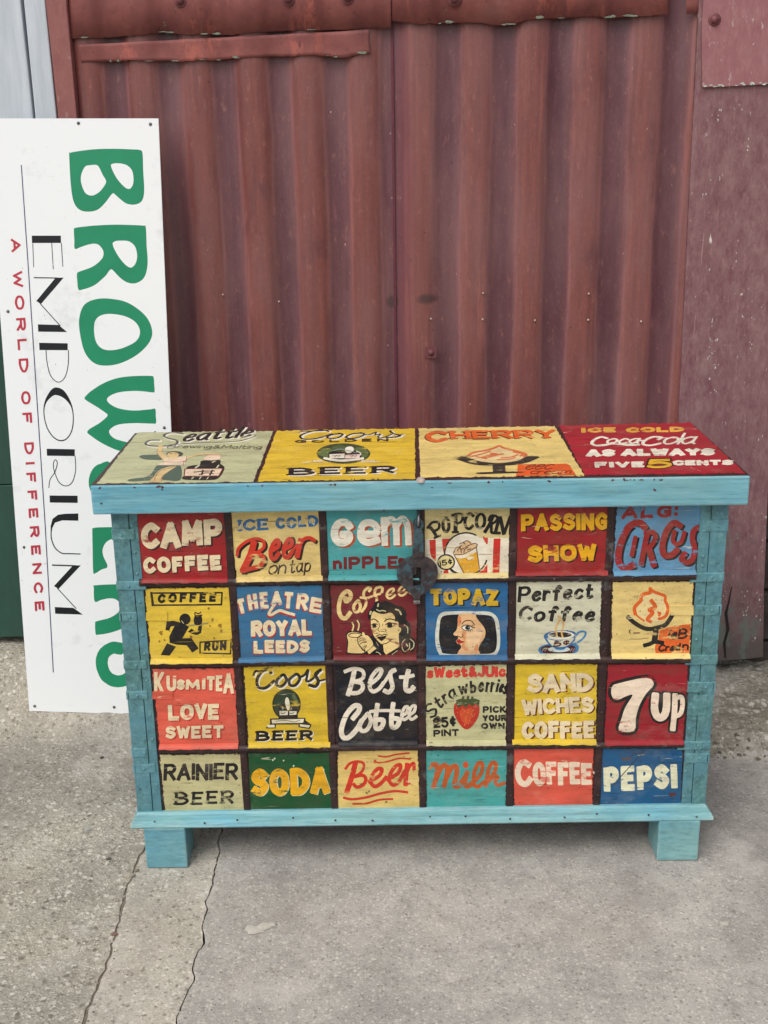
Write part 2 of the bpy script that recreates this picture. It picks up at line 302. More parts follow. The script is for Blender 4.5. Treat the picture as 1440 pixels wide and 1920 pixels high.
class Art:
    """paint layers on a mesh builder; mapf(px,py,lift) gives the point on the surface"""
    STEP = 0.00001
    def __init__(s, mb, mapf, ground, seed=0, under=None):
        s.mb = mb; s.map = mapf; s.mats = [paint(ground)]; s.idx = {ground: 0}; s.under = under or ground; s.k = 1; s.rng = random.Random(seed); s.fr = (0, 0, 1)
    def frame(s, ox, oy, sc): s.fr = (ox, oy, sc); return s
    def mi(s, col):
        if col not in s.idx: s.idx[col] = len(s.mats); s.mats.append(paint(col, s.under, .405))
        return s.idx[col]
    def P(s, p, lift): ox, oy, sc = s.fr; return s.map(ox+p[0]/sc, oy+p[1]/sc, lift)
    def fill(s, col, pts, smooth=True, holes=(), n=5):
        m = s.mi(col); loops = [catmull(pts, True, n) if smooth else list(pts)]+[catmull(h, True, n) if smooth else list(h) for h in holes]
        tri = tessellate_polygon([[Vector((p[0], p[1], 0)) for p in l] for l in loops])
        flat = [p for l in loops for p in l]; lift = s.k*s.STEP; s.k += 1
        ids = [s.mb.vert(s.P(p, lift)) for p in flat]
        for t in tri: s.mb.face([ids[q] for q in t], m)
    def ribbon(s, m, pts, wd, closed, nib, asp, sq=False):
        pts = [(p[0], p[1]/asp) for p in pts]; q = [pts[0]]
        for p in pts[1:]:
            if math.dist(p, q[-1]) > 1e-4: q.append(p)
        if closed and math.dist(q[0], q[-1]) < 1e-4: q.pop()
        N = len(q)
        if N < 2: return
        sec = []
        for i in range(N):
            a = q[i-1] if (closed or i > 0) else q[i]; b = q[(i+1) % N] if (closed or i < N-1) else q[i]
            dx, dy = b[0]-a[0], b[1]-a[1]; l = math.hypot(dx, dy) or 1; dx /= l; dy /= l
            wloc = wd*(1-nib+nib*abs(dy))*(1+s.rng.uniform(-.03, .03))
            sec.append((q[i], (dx, dy), wloc/2))
        if not closed:
            def cap(sc_, sg):
                (p, d, h) = sc_; 
                if sq: k1 = s.rng.uniform(.62, .8); return [((p[0]+sg*d[0]*h*k1, p[1]+sg*d[1]*h*k1), d, h*.98), ((p[0]+sg*d[0]*h*(k1+.1), p[1]+sg*d[1]*h*(k1+.1)), d, h*.84)]
                return [((p[0]+sg*d[0]*h*.5, p[1]+sg*d[1]*h*.5), d, h*.97), ((p[0]+sg*d[0]*h*.8, p[1]+sg*d[1]*h*.8), d, h*.66)]
            sec = cap(sec[0], -1)[::-1]+sec+cap(sec[-1], 1)
        lift0 = s.k*s.STEP; s.k += 1; ids = []
        for j, (p, d, h) in enumerate(sec):
            lift = lift0+j*1.2e-7
            a = (p[0]-d[1]*h, (p[1]+d[0]*h)*asp); b = (p[0]+d[1]*h, (p[1]-d[0]*h)*asp)
            ids.append((s.mb.vert(s.P(a, lift)), s.mb.vert(s.P(b, lift))))
        for j in range(len(ids)-(0 if closed else 1)):
            a, b = ids[j], ids[(j+1) % len(ids)]; s.mb.face([a[0], a[1], b[1], b[0]], m)
    def line(s, col, wd, pts, smooth=True, closed=False, nib=0, asp=1, n=6, sh=None):
        if sh: s.line(sh[2], sh[3] if len(sh) > 3 else wd, [(p[0]+sh[0], p[1]+sh[1]) for p in pts], smooth, closed, nib, asp, n)
        m = s.mi(col)
        if smooth: s.ribbon(m, catmull(pts, closed, n), wd, closed, nib, asp)
        else:
            q = list(pts)+([pts[0]] if closed else [])
            for a, b in zip(q, q[1:]): s.ribbon(m, [a, b], wd, False, nib, asp)
    def text(s, col, wd, txt, x0, y0, x1, y1, h, sl=0.0, h1=None, gap=.28, nib=0.0, serif=0, asp=1, sh=None, arc=0, jit=.03):
        if sh:
            st = s.rng.getstate(); s.text(sh[2], sh[3] if len(sh) > 3 else wd, txt, x0+sh[0], y0+sh[1], x1+sh[0], y1+sh[1], h, sl, h1, gap, nib, serif, asp, None, arc, jit); s.rng.setstate(st)
        m = s.mi(col); Lx, Ly = x1-x0, y1-y0; L = math.hypot(Lx, Ly); ux, uy = Lx/L, Ly/L; vx, vy = uy, -ux
        h1 = h if h1 is None else h1; wx = wd if abs(ux) > .5 else wd*asp
        gw = [4 if c == ' ' else FONT[c][0] for c in txt]; ni = len(txt)
        sx = (L-ni*wx-(ni-1)*gap*wd)/max(sum(gw), .5); pos = 0
        if sum(gw) == 0: sx = 0
        for ci, ch in enumerate(txt):
            cw = gw[ci]*sx
            if ch != ' ':
                jy = s.rng.uniform(-jit, jit)*h; jr = s.rng.uniform(-jit, jit)
                def M(p):
                    X = pos+wx/2+p[0]*sx; t = X/L; hh = h+(h1-h)*t
                    Y = (wd*asp)/2+p[1]/8*(hh-wd*asp)+jy
                    dxs = sl*Y+jr*(Y-hh/2); Y += arc*(1-(2*t-1)**2)
                    X += dxs
                    return (x0+ux*X+vx*Y, y0+uy*X+vy*Y)
                for k, q in FONT[ch][1]:
                    if k: s.ribbon(m, catmull([M(p) for p in q], k == '@', 5), wd, k == '@', nib, asp, True)
                    else:
                        for a, b in zip(q, q[1:]):
                            s.ribbon(m, [M(a), M(((a[0]+b[0])/2, (a[1]+b[1])/2)), M(b)], wd, False, nib, asp, True)
                            if serif:
                                for e, o in ((a, b), (b, a)):
                                    if e[1] in (0, 8) and abs(e[0]-o[0]) < .6*abs(e[1]-o[1]):
                                        d = wd*.75/sx; s.ribbon(m, [M((e[0]-d, e[1])), M((e[0]+d, e[1]))], wd*.42, False, 0, asp, True)
            pos += cw+wx+gap*wd
    def chips(s, col, quad, n, size):
        """worn chips along the edges of the painted field"""
        fr = s.fr; s.fr = (0, 0, 1)
        for _ in range(n):
            e = s.rng.randrange(4); a, b = quad[e], quad[(e+1) % 4]; t = s.rng.random(); cx, cy = a[0]+(b[0]-a[0])*t, a[1]+(b[1]-a[1])*t
            r = size*s.rng.uniform(.4, 1.1); el = s.rng.uniform(1, 3.2); al = math.atan2(b[1]-a[1], b[0]-a[0])
            pts = []
            for k in range(8):
                q = k*math.pi/4; rr = r*s.rng.uniform(.55, 1.2); x, y = rr*el*math.cos(q), rr*math.sin(q)*.8; pts.append((cx+x*math.cos(al)-y*math.sin(al), cy+x*math.sin(al)+y*math.cos(al)))
            s.fill(col, pts, False)
        s.fr = fr

# colours (sRGB of the paint itself)
CREAM = (232, 212, 172); WHITE = (236, 228, 208); BLACK = (26, 24, 25); BUFF = (222, 194, 122); RED = (152, 30, 34); DRED = (112, 28, 36)
YEL = (222, 188, 62); GOLD = (228, 168, 22); TEAL = (72, 156, 156); BLUE = (52, 108, 146); SKYB = (92, 142, 174); CORAL = (218, 92, 72)
SAGE = (194, 190, 144); GREEN = (20, 78, 40); NAVY = (20, 22, 30); ORANGE = (226, 96, 34); SCAR = (204, 52, 34); BROWN = (50, 31, 30); IVORY = (206, 202, 174)

# ------------------------------------------------------------------ STRUCTURE: ground
WALL_A, WALL_B = .84, -.068
def ground_h(x, y):
    t = y-WALL_B*x; a = max(.06, .11-.025*x)
    s0, s1 = (.50, .80) if x < .55 else (.50+min(1, (x-.55)/.15)*.06, .80-min(1, (x-.55)/.15)*.18)
    k = max(0, min(1, (t-s0)/(s1-s0))); k = k*k*(3-2*k)
    if x > .5:                                   # broken kerb edge of the ledge on the right
        q = min(1, (x-.5)/.12); tt = t+.016*mnoise.noise(Vector((x*9, 2, 1)))+.007*mnoise.noise(Vector((x*40, 2, 1)))
        e = max(0, min(1, (tt-.505)/.035)); k2 = .55*e+.45*max(0, min(1, (t-.56)/.24)); k = k*(1-q)+k2*q
    if x > .55 and .40 < t < .8: k += .10*mnoise.noise(Vector((x*14, y*14, 3)))*min(1, (x-.55)/.1)
    h = a*k
    h += .0022*mnoise.noise(Vector((x*5, y*5, 0)))+.0012*mnoise.noise(Vector((x*16, y*16, 2)))
    if t > .42: h += .006*mnoise.noise(Vector((x*22, y*22, 5)))*min(1, (t-.42)/.1)
    return h
def px0(p): q = on_level(p[0], p[1], 0.0); return (q.x, q.y)
JOINT = [px0(p) for p in ((140, 1990), (160, 1920), (172, 1880), (186, 1845), (205, 1800), (212, 1770), (228, 1715), (240, 1660), (262, 1610))]
CRACK = [px0(p) for p in ((322, 1990), (331, 1920), (337, 1896), (345, 1871), (360, 1846), (364, 1822), (361, 1800), (378, 1777), (383, 1755), (379, 1738), (387, 1712), (386, 1690), (395, 1668), (401, 1645), (404, 1622), (412, 1600), (409, 1578), (417, 1556), (415, 1548))]
def edge_x(poly, y, seed, amp):
    P = poly
    if y <= P[0][1]: x = P[0][0]+(y-P[0][1])*.12
    elif y >= P[-1][1]: x = P[-1][0]+(y-P[-1][1])*.10
    else:
        for a, b in zip(P, P[1:]):
            if a[1] <= y <= b[1]: x = a[0]+(b[0]-a[0])*(y-a[1])/(b[1]-a[1]); break
    return x+amp*mnoise.noise(Vector((seed, y*38, 0)))+amp*.5*mnoise.noise(Vector((seed, y*120, 4)))
def jgap(y): return .0035+.009*max(0, mnoise.noise(Vector((4, y*12, 1))))
def cgap(y): return .0018+.0034*max(0, .3+mnoise.noise(Vector((9, y*23, 1))))
ys = [-9, -6, -4, -3, -2.4, -1.9]+[-1.5+k*.012 for k in range(int(2.6/.012))]+[1.15, 1.4]
def ledge_drop(x, y):
    t = y-WALL_B*x; return -.02*max(0, min(1, (x-.46)/.06))*max(0, min(1, (t-.52)/.02))
def slab(name, mat, lf, rf, cols, splash=()):
    mb = MB(); rows = []
    for y in ys:
        l, r = lf(y), rf(y); row = []
        for u in cols:
            x = l+(r-l)*u; row.append(mb.vert((x, y, ground_h(x, y)+ledge_drop(x, y))))
        rows.append(row)
    for a, b in zip(rows, rows[1:]):
        for k in range(len(a)-1): mb.face([a[k], a[k+1], b[k+1], b[k]], 0, True)
    for k0, flip in ((0, 0), (-1, 1)):                       # broken slab edges go down into the gap
        low = [mb.vert((mb.v[r_[k0]][0], mb.v[r_[k0]][1], mb.v[r_[k0]][2]-.03)) for r_ in rows]
        for j in range(len(rows)-1): mb.face([rows[j][k0], rows[j+1][k0], low[j+1], low[j]], 0)
    rng = random.Random(4)
    for px, py, rx_, ry_ in splash:                          # thin splash of old paint bonded to the slab
        q = on_level(px, py, 0); pts = []
        for k in range(16):
            a = k*math.pi/8; rr = rng.uniform(.55, 1.1); x, y = q.x+rx_*rr*math.cos(a), q.y+ry_*rr*math.sin(a); pts.append((x, y, ground_h(x, y)+.0016))
        c0 = mb.vert((q.x, q.y, ground_h(q.x, q.y)+.0018)); ids = [mb.vert(p) for p in pts]
        for k in range(16): mb.face([ids[k], ids[(k+1) % 16], c0], 1)
    o = mb.build(name, [mat, M_SPLASH], fix=False); o['kind'] = 'structure'
    return o
M_SPLASH = plain_mat('old_paint_splash', (196, 192, 182), (170, 164, 152), .8, 60)
M_ROUGH = concrete('rough_concrete', (148, 143, 130), (178, 172, 158), 80, 1.0)
M_STRIP = concrete('strip_concrete', (166, 160, 147), (192, 186, 173), 110, .8)
M_SMOOTH = concrete('slab_concrete', (152, 148, 143), (182, 176, 169), 140, .6)
def cols_from(a, b, fine_lo, fine_hi, step):
    """fractions 0..1 of a span a..b that are dense between fine_lo and fine_hi"""
    xs = [a]; x = fine_lo
    while x < fine_hi: xs.append(x); x += step
    xs.append(b); return [(q-a)/(b-a) for q in sorted(set(xs))]
slab('concrete_slab', M_ROUGH, lambda y: -9.0, lambda y: edge_x(JOINT, y, 1, .006)-jgap(y), cols_from(-9, -.55, -1.6, -.56, .016))
slab('concrete_slab', M_STRIP, lambda y: edge_x(JOINT, y, 1, .006)+.001, lambda y: edge_x(CRACK, y, 2, .005)-cgap(y)/2, [k/14 for k in range(15)])
slab('concrete_slab', M_SMOOTH, lambda y: edge_x(CRACK, y, 2, .005)+cgap(y)/2, lambda y: 9.0, sorted(set(cols_from(-.4, 9, -.39, 1.4, .016)+[(q_*.15+1.4+.4)/9.4 for q_ in range(50)])), [(478, 1745, .022, .020), (500, 1738, .018, .014), (535, 1769, .008, .006), (1358, 1733, .012, .008), (700, 1800, .006, .005)])
lb = MB(); rows = []                                      # crumbling concrete ledge the right hand panel stands on
for j in range(64):
    t = .488+(.90-.488)*j/63; row = []
    for k in range(110):
        x = .44+1.9*(k/109)**1.25; y = t+WALL_B*x; rg = .0045*mnoise.noise(Vector((x*26, y*30, 1)))+.003*mnoise.noise(Vector((x*70, y*80, 4)))
        brk_ = .010*max(0, 1-abs(t-.665-.012*mnoise.noise(Vector((x*12, 1, 1))))/.018); edge = max(0, min(1, (t-.492)/.02)); amp = 1+1.6*max(0, 1-abs(t-.535)/.04)
        row.append(lb.vert((x, y, ground_h(x, y)-.012*(1-edge)+.003+rg*amp-brk_)))
    rows.append(row)
for a, c_ in zip(rows, rows[1:]):
    for k in range(109): lb.face([a[k], a[k+1], c_[k+1], c_[k]], 0, False)
o = lb.build('concrete_ledge', concrete('ledge_concrete', (122, 116, 102), (152, 145, 130), 60, 1.0), fix=False); o['kind'] = 'structure'
jb = MB(); prev = None                                   # dirt and rubble that fills the joint
for y in ys[6:]:
    x = edge_x(JOINT, y, 1, .006); z = ground_h(x, y)-.0035+.003*mnoise.noise(Vector((y*60, 3, 1))); a, c_ = jb.vert((x-.022, y, z)), jb.vert((x+.006, y, z+.002))
    if prev: jb.face([prev[0], prev[1], c_, a], 0, True)
    prev = (a, c_)
o = jb.build('joint_dirt', plain_mat('joint_dirt', (138, 128, 112), (92, 84, 72), .95, 120, bump=.6), fix=False); o['kind'] = 'structure'
gb = MB(); gb.poly([(-70, -90, -.035), (70, -90, -.035), (70, 60, -.035), (-70, 60, -.035)])
o = gb.build('ground', plain_mat('packed_earth', (66, 60, 52), (44, 40, 36), .95, 30), fix=False); o['kind'] = 'structure'

# ------------------------------------------------------------------ WALL side
W_ANG = math.atan(WALL_B); W0 = Vector((0, WALL_A, 0)); WX = Vector((math.cos(W_ANG), math.sin(W_ANG), 0)); WN = Vector((math.sin(W_ANG), -math.cos(W_ANG), 0))
def wl(px, py, off=0.0):
    """pixel -> wall coordinates (s along, z up) on the plane that stands 'off' in front of the wall line"""
    o0 = W0+WN*off; d = ray(px, py); t = (o0-CAM).dot(WN)/d.dot(WN); p = CAM+d*t-W0; return (p.dot(WX), p.z)
def wall_root(name, label, cat, s=0.0):
    r = thing(name, label, cat, W0+WX*s); r.rotation_euler = (0, 0, W_ANG); r['local'] = 1; r['s0'] = s; return r
# mesh coordinates of wall things: x = s - s0, y = -off, z
for q_ in ((736, 566, .018, .020), (800, 560, .034, .016)):
    a_ = wl(q_[0], q_[1]); SMUDGES.append((a_[0], a_[1], q_[2], q_[3]))
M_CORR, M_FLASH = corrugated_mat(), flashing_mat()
s_a, s_b = wl(490, 500)[0], wl(1195, 500)[0]; PER = (s_b-s_a)/7
def corr(s, z=0):
    s = s+.004*mnoise.noise(Vector((s*3, z*1.3, 0)))
    c = math.cos((s-s_a)/PER*2*math.pi); a_ = .0122+.0022*mnoise.noise(Vector((s*7, z*.4, 6))); return a_*math.tanh(1.5*(c+.12))/math.tanh(1.5)+.0016*mnoise.noise(Vector((s*26, z*5, 2)))
ZTOP = 3.3
wall = wall_root('corrugated_wall', 'plum red corrugated iron wall with weathered upright ridges', 'wall')
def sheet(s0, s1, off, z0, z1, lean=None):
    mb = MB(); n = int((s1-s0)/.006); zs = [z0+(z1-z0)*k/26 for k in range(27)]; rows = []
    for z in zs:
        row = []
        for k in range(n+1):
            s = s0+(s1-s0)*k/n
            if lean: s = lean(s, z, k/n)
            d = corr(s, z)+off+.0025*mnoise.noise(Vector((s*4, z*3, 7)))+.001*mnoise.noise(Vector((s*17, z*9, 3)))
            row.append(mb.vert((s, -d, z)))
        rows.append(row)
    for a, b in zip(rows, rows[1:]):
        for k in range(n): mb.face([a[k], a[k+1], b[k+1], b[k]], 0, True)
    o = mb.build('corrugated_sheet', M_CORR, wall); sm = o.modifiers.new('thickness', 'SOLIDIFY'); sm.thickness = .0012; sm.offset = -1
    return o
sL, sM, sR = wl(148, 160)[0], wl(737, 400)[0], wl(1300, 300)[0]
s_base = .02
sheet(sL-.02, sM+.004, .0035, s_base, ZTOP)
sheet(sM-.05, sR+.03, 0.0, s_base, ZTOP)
# seam: folded edge of the left sheet
mb = MB(); zz = [k*.12 for k in range(28)]
for a, b in zip(zz, zz[1:]):
    da, db = -corr(sM, a)-.004, -corr(sM, b)-.004
    mb.hexa([(sM-.001, da-.001, a), (sM+.005, da-.001, a), (sM+.005, da+.003, a), (sM-.001, da+.003, a)], [(sM-.001, db-.001, b), (sM+.005, db-.001, b), (sM+.005, db+.003, b), (sM-.001, db+.003, b)])
mb.build('seam_fold', plain_mat('dark_plum_paint', (104, 52, 62), (84, 42, 52), .5, 30), wall)
M_CHIP = plain_mat('flaked_old_paint', (92, 106, 90), (132, 128, 112), .8, 60)
def flashing(top, bot, off, name='flashing_strip', chips=10, seed=1, follow=.5):
    """overlapping strip of sheet: top and bottom pixel outlines, real thickness, wavy lower edge"""
    rng = random.Random(seed); mb = MB(); n = 150; rows = [[] for _ in range(7)]
    def at(poly, t):
        x = poly[0][0]+(poly[-1][0]-poly[0][0])*t
        for a, b in zip(poly, poly[1:]):
            if a[0] <= x <= b[0]+1e-6: return (x, a[1]+(b[1]-a[1])*(x-a[0])/(b[0]-a[0]))
        return poly[-1]
    bz = []
    for k in range(n+1):
        t = k/n; A = wl(*at(top, t), off); B = wl(*at(bot, t), off); wav = .0035*mnoise.noise(Vector((B[0]*16, seed, 0)))+.0022*mnoise.noise(Vector((B[0]*60, seed, 3)))
        for j in range(7):
            u = j/6; s = A[0]+(B[0]-A[0])*u; z = A[1]+(B[1]+wav-A[1])*u
            d = off+follow*corr(s, z)+.003*mnoise.noise(Vector((s*12, z*12, seed)))*u+(.004*max(0, mnoise.noise(Vector((s*20, seed, 9)))) if j == 6 else 0)
            rows[j].append(mb.vert((s, -d, z)))
            if j == 6: bz.append((s, d, z))
    for a, b in zip(rows, rows[1:]):
        for k in range(n): mb.face([a[k], a[k+1], b[k+1], b[k]], 0, True)
    for _ in range(chips):                                            # curling flakes of older paint on the lower edge
        k = rng.randrange(3, n-3); s, d, z = bz[k]; wd = rng.uniform(.003, .018); h = rng.uniform(.001, .0045)
        pts = [(s+wd*rng.uniform(.6, 1)*math.cos(q), -(d+.0016+.002*rng.random()), z+h*.5+h*rng.uniform(.5, 1)*math.sin(q)) for q in [i*math.pi/3 for i in range(6)]]
        mb.poly(pts, 1)
    o = mb.build(name, [M_FLASH, M_CHIP], wall); sm = o.modifiers.new('thickness', 'SOLIDIFY'); sm.thickness = .0012; sm.offset = -1
    return o
flashing([(148, 84), (420, 70), (692, 56)], [(153, 117), (240, 113), (340, 116), (450, 109), (560, 104), (640, 107), (694, 101)], .0148, seed=3, chips=12, follow=.35)
flashing([(120, -320), (735, -345)], [(132, 73), (200, 70), (300, 62), (420, 66), (520, 58), (600, 56), (680, 54), (733, 51)], .0172, 'upper_sheet', chips=7, seed=5, follow=.5)
flashing([(737, -345), (1262, -360)], [(734, 40), (790, 45), (850, 42), (960, 46), (1010, 35), (1100, 31), (1180, 33), (1254, 27)], .0165, 'upper_sheet', chips=15, seed=8, follow=.55)
flashing([(1287, -100), (1316, -100)], [(1287, 27), (1313, 24)], .016, 'flashing_strip', chips=0, seed=12, follow=0)
# fixings on the sheets
M_BOLT = plain_mat('painted_bolt', (122, 70, 74), (92, 54, 56), .5, 60)
def bolt(px, py, rpx, parent, off, mat, name='bolt', square=False):
    s, z = wl(px, py, off); r = rpx*.00145; mb = MB(); s -= parent.get('s0', 0)
    if square: mb.box(s-r, s+r, -off-.003, -off+.003, z-r, z+r); mb.dome((s, -off-.003, z), (0, -1, 0), r*.55, r*.5)
    else:
        mb.dome((s, -off, z), (0, -1, 0), r*1.25, .003); mb.dome((s, -off-.0028, z), (0, -1, 0), r*.8, r*.7)
    return mb.build(name, mat, parent)
o = bolt(808, 661, 10, wall, corr(wl(808, 661)[0])+.002, M_BOLT, square=True); o.rotation_euler = (0, 0, 0)
for px, py in ((338, 1), (541, -2), (652, -5), (852, -2)): bolt(px, py, 9, wall, .0235, M_BOLT)
M_NAIL = plain_mat('bare_metal_nail', (190, 176, 160), (140, 120, 104), .45, 80)
for px, py in ((808, 598), (905, 599), (1003, 601), (1103, 600), (1202, 603), (906, 550), (1104, 551), (418, 553), (523, 566)):
    bolt(px, py, 1.8, wall, corr(wl(px, py)[0])+.003, M_NAIL, 'nail')

# right hand flat metal panel
pe = wl(1300, 300)[0]; panel = wall_root('metal_panel', 'flat dusty maroon metal wall panel with scratches, right of the corrugated iron', 'panel', pe)
M_PAN = dusty_red_mat('scratched_maroon_paint', (108, 68, 74), (144, 112, 112), .9, 1.0)
M_COVER = dusty_red_mat('maroon_cover_paint', (140, 88, 92), (156, 112, 112), .4)
def wquad(pts, off, th, name, mat, parent, bevel=.0015, flakes=0, flecks=()):
    """flat plate on the wall: outline in pixels, real thickness"""
    mb = MB(); s0 = parent.get('s0', 0); q = [wl(px, py, off) for px, py in pts]
    f = [mb.vert((s-s0, -off, z)) for s, z in q]; b = [mb.vert((s-s0, -off+th, z)) for s, z in q]; n = len(q)
    mb.face(f); mb.face(b[::-1])
    for k in range(n): mb.face([f[k], b[k], b[(k+1) % n], f[(k+1) % n]])
    rng = random.Random(5)
    for _ in range(flakes):                     # white paint flaking off along the lower edge
        x = rng.uniform(1322, 1438); y = 163-(x-1318)*.05+rng.uniform(-4, 1); s, z = wl(x, y, off+.001); s -= s0
        mb.poly([(s+rng.uniform(.001, .007)*math.cos(q), -off-.0003-rng.uniform(0, .001), z+rng.uniform(.0006, .0022)*math.sin(q)) for q in [i*math.pi/3 for i in range(6)]], 1)
    for cx, y0, y1, n_ in flecks:               # columns of bare white flecks
        for _ in range(n_):
            x = cx+rng.gauss(0, 4.5); y = rng.uniform(y0, y1); s, z = wl(x, y, off+.0006); s -= s0; rr = rng.uniform(.25, 1)
            mb.poly([(s+rr*rng.uniform(.0008, .0028)*math.cos(q), -off-.0004, z+rr*rng.uniform(.0015, .0055)*math.sin(q)) for q in [i*math.pi/3 for i in range(6)]], 1)
    return mb.build(name, mat, parent, bevel)
wquad([(1326, -400), (1310, 20), (1290, 420), (1272, 790), (1262, 1000), (1256, 1246), (1400, 1236), (1431, 1232), (1433, 1100), (1441, 900), (1480, -400)], .024, .03, 'panel_sheet', [M_PAN, plain_mat('bare_white_fleck', (208, 204, 196), (170, 168, 158), .8, 90)], panel, .0015, 0,
      [(1336, 596, 740, 26), (1345, 205, 235, 8), (1402, 255, 300, 8), (1400, 1105, 1165, 12), (1426, 1112, 1165, 9), (1415, 1186, 1203, 4), (1362, 1090, 1120, 7), (1408, 520, 700, 9), (1322, 900, 1000, 5), (1430, 960, 1050, 8), (1376, 420, 560, 6)])
wquad([(1338, -400), (1319, 0), (1316, 60), (1317, 164), (1360, 163), (1400, 160), (1475, 157), (1500, -400)], .031, .006, 'cover_plate', [M_COVER, plain_mat('white_flake', (206, 206, 196), (150, 166, 152), .8, 90)], panel, .0015, 24)
cov = panel.children[1]
b = bolt(1340, 37, 8.5, panel, .0315, M_BOLT); b.parent = cov
cs0 = pe
# crack low in the panel
cr = [(1372, 1100), (1366, 1130), (1361, 1150), (1365, 1180), (1358, 1205), (1360, 1234)]
mb = MB(); q = [wl(x, y, .0246) for x, y in cr]; prev = None
for k, (s, z) in enumerate(q):
    wd = .0008+.0034*math.sin(math.pi*min(1, (k+.4)/len(q)))**.7*(.6 if k < 2 else 1); a = mb.vert((s-wd-cs0, -.0246, z)); b2 = mb.vert((s+wd-cs0, -.0246, z))
    if prev: mb.face([prev[0], prev[1], b2, a])
    prev = (a, b2)
mb.build('panel_crack', plain_mat('dark_split', (34, 28, 28)), panel, fix=False)
# dark masonry further right, set back
brk = wall_root('stone_wall', 'dark rough stone wall set back at the right edge behind the maroon panel', 'wall', wl(1436, 600)[0])
mb = MB(); sx = 0
rng = random.Random(9)
for zi in range(22):
    xx = -.05
    while xx < 1.6:
        wd = rng.uniform(.16, .3); dd = rng.uniform(-.008, .008); mb.box(xx, xx+wd-.01, .06+dd, .3, zi*.15+.004, zi*.15+.145); xx += wd
mb.box(-.05, 1.9, .09, .4, 0, 3.3)
mb.build('masonry', plain_mat('dark_stone', (70, 62, 58), (46, 42, 40), .9, 14, bump=.6), brk, .006)

# left: red jamb, grey frame, green door
jamb = wall_root('door_jamb', 'dull red painted jamb post leaning beside the pale grey frame', 'post', wl(110, 110)[0])
wquad([(62, -140), (85, 0), (109, 220), (146, 560), (196, 1196), (240, 1192), (184, 560), (144, 220), (124, 0), (108, -140)], .034, .05, 'post_board', dusty_red_mat('jamb_paint', (132, 80, 78), (148, 98, 92), .2), jamb, .002)
frame = wall_root('grey_frame', 'pale grey metal door frame with a dark joint, top left behind the sign', 'frame', wl(40, 110)[0])
M_GREY = plain_mat('pale_grey_metal', (198, 204, 210), (172, 180, 186), .45, 1, (40, 1, 4))
wquad([(-260, -140), (22, -140), (38, 0), (62, 220), (72, 560), (-260, 560)], .020, .03, 'frame_sheet', M_GREY, frame, .003)
wquad([(27, -140), (59, -140), (84, 0), (106, 220), (116, 560), (77, 560), (66, 220), (44, 0)], .026, .036, 'frame_post', M_GREY, frame, .003)
gd = wall_root('green_door', 'dark green painted metal door, lower left behind the white sign', 'door', wl(-60, 900)[0])
M_GRN = plain_mat('dark_green_paint', (48, 80, 68), (40, 70, 60), .5, 1, (40, 1, 9))
wquad([(-420, 562), (110, 562), (150, 905), (-420, 918)], .012, .03, 'door_leaf', M_GRN, gd, .002)
wquad([(-420, 920), (151, 907), (196, 1190), (-420, 1206)], .015, .03, 'door_leaf', M_GRN, gd, .002)
mb = MB(); s0 = gd['s0']; a, b2 = wl(-420, 1206, .01), wl(196, 1190, .01)
mb.box(a[0]-s0, b2[0]-s0, -.01, .02, .06, a[1]+.004); mb.build('door_sill', plain_mat('dark_sill', (40, 36, 34)), gd)
# unseen wall added behind, above and to the left, to block light
back = wall_root('light_block_wall', 'unseen plum wall added behind the corrugated sheets to block light', 'wall', 0)
mb = MB(); mb.box(-4.5, wl(1436, 600)[0]-.02, .06, .25, 0, ZTOP+.1); mb.build('wall_core', plain_mat('plum_wall', (90, 60, 62)), back)

# ------------------------------------------------------------------ leaning sign board
SG = (.655, -.06, .10); lo_, hi_ = .5, .8
for _ in range(30):
    m_ = (lo_+hi_)/2; q_ = on_plane(55, 1333, m_, -.06, .10); lo_, hi_ = (m_, hi_) if q_.z > ground_h(q_.x, q_.y)+.002 else (lo_, m_)
SG = (lo_, -.06, .10)
sn = Vector((SG[1], -1, SG[2])).normalized()            # faces the camera
def smap(px, py, lift): return on_plane(px, py, *SG)+sn*lift
TL, TR, BR_, BL_ = [smap(x, y, 0) for x, y in ((-27, 222), (297, 222), (343, 1342), (55, 1333))]
sign = thing('sign_board', 'tall white sign board leaning on the wall with sideways green, black and red lettering', 'sign', (BL_+BR_)/2)
mb = MB(); SW = (232, 232, 230)
nS = 1
f = [mb.vert(p) for p in (BL_, BR_, TR, TL)]; bk = [mb.vert(p-sn*.004) for p in (BL_, BR_, TR, TL)]
mb.face(f); mb.face(bk[::-1])
for k in range(4): mb.face([f[k], bk[k], bk[(k+1) % 4], f[(k+1) % 4]])
def sign_white():
    n = NT('sign_white'); c = lin((228, 230, 230)); v = n.noise(3, 5, .6); base = n.ramp(n.noise(7, 6, .7), [(.30, scl(c, .86)), (.42, c)])
    sc = n.noise(1, 4, .7, (14, 14, 40)); base = n.mix(n.ramp(sc, [(.66, 0), (.74, .3)]), base, lin((176, 172, 164)))
    d = n.noise(60, 3, .6); base = n.mix(n.ramp(d, [(.25, .6), (.29, 0)]), base, lin((150, 146, 140))); return n.done(base, .35, .4)
art = Art(mb, smap, SW, 2); art.mats[0] = sign_white()
def vinyl(name, col): return plain_mat(name, col, tuple(int(k*.93) for k in col), .35, 8, bump=.02)
SGN, SBK, SRD, SPU = (32, 136, 96), (24, 26, 30), (184, 56, 72), (74, 68, 104)
for c in (SGN, SBK, SRD, SPU): art.idx[c] = len(art.mats); art.mats.append(vinyl('sign_vinyl', c))
S1, S2, S3 = (0, 220, 4.3636), (0, 560, 4.3636), (0, 950, 4.3636)
art.frame(*S1)
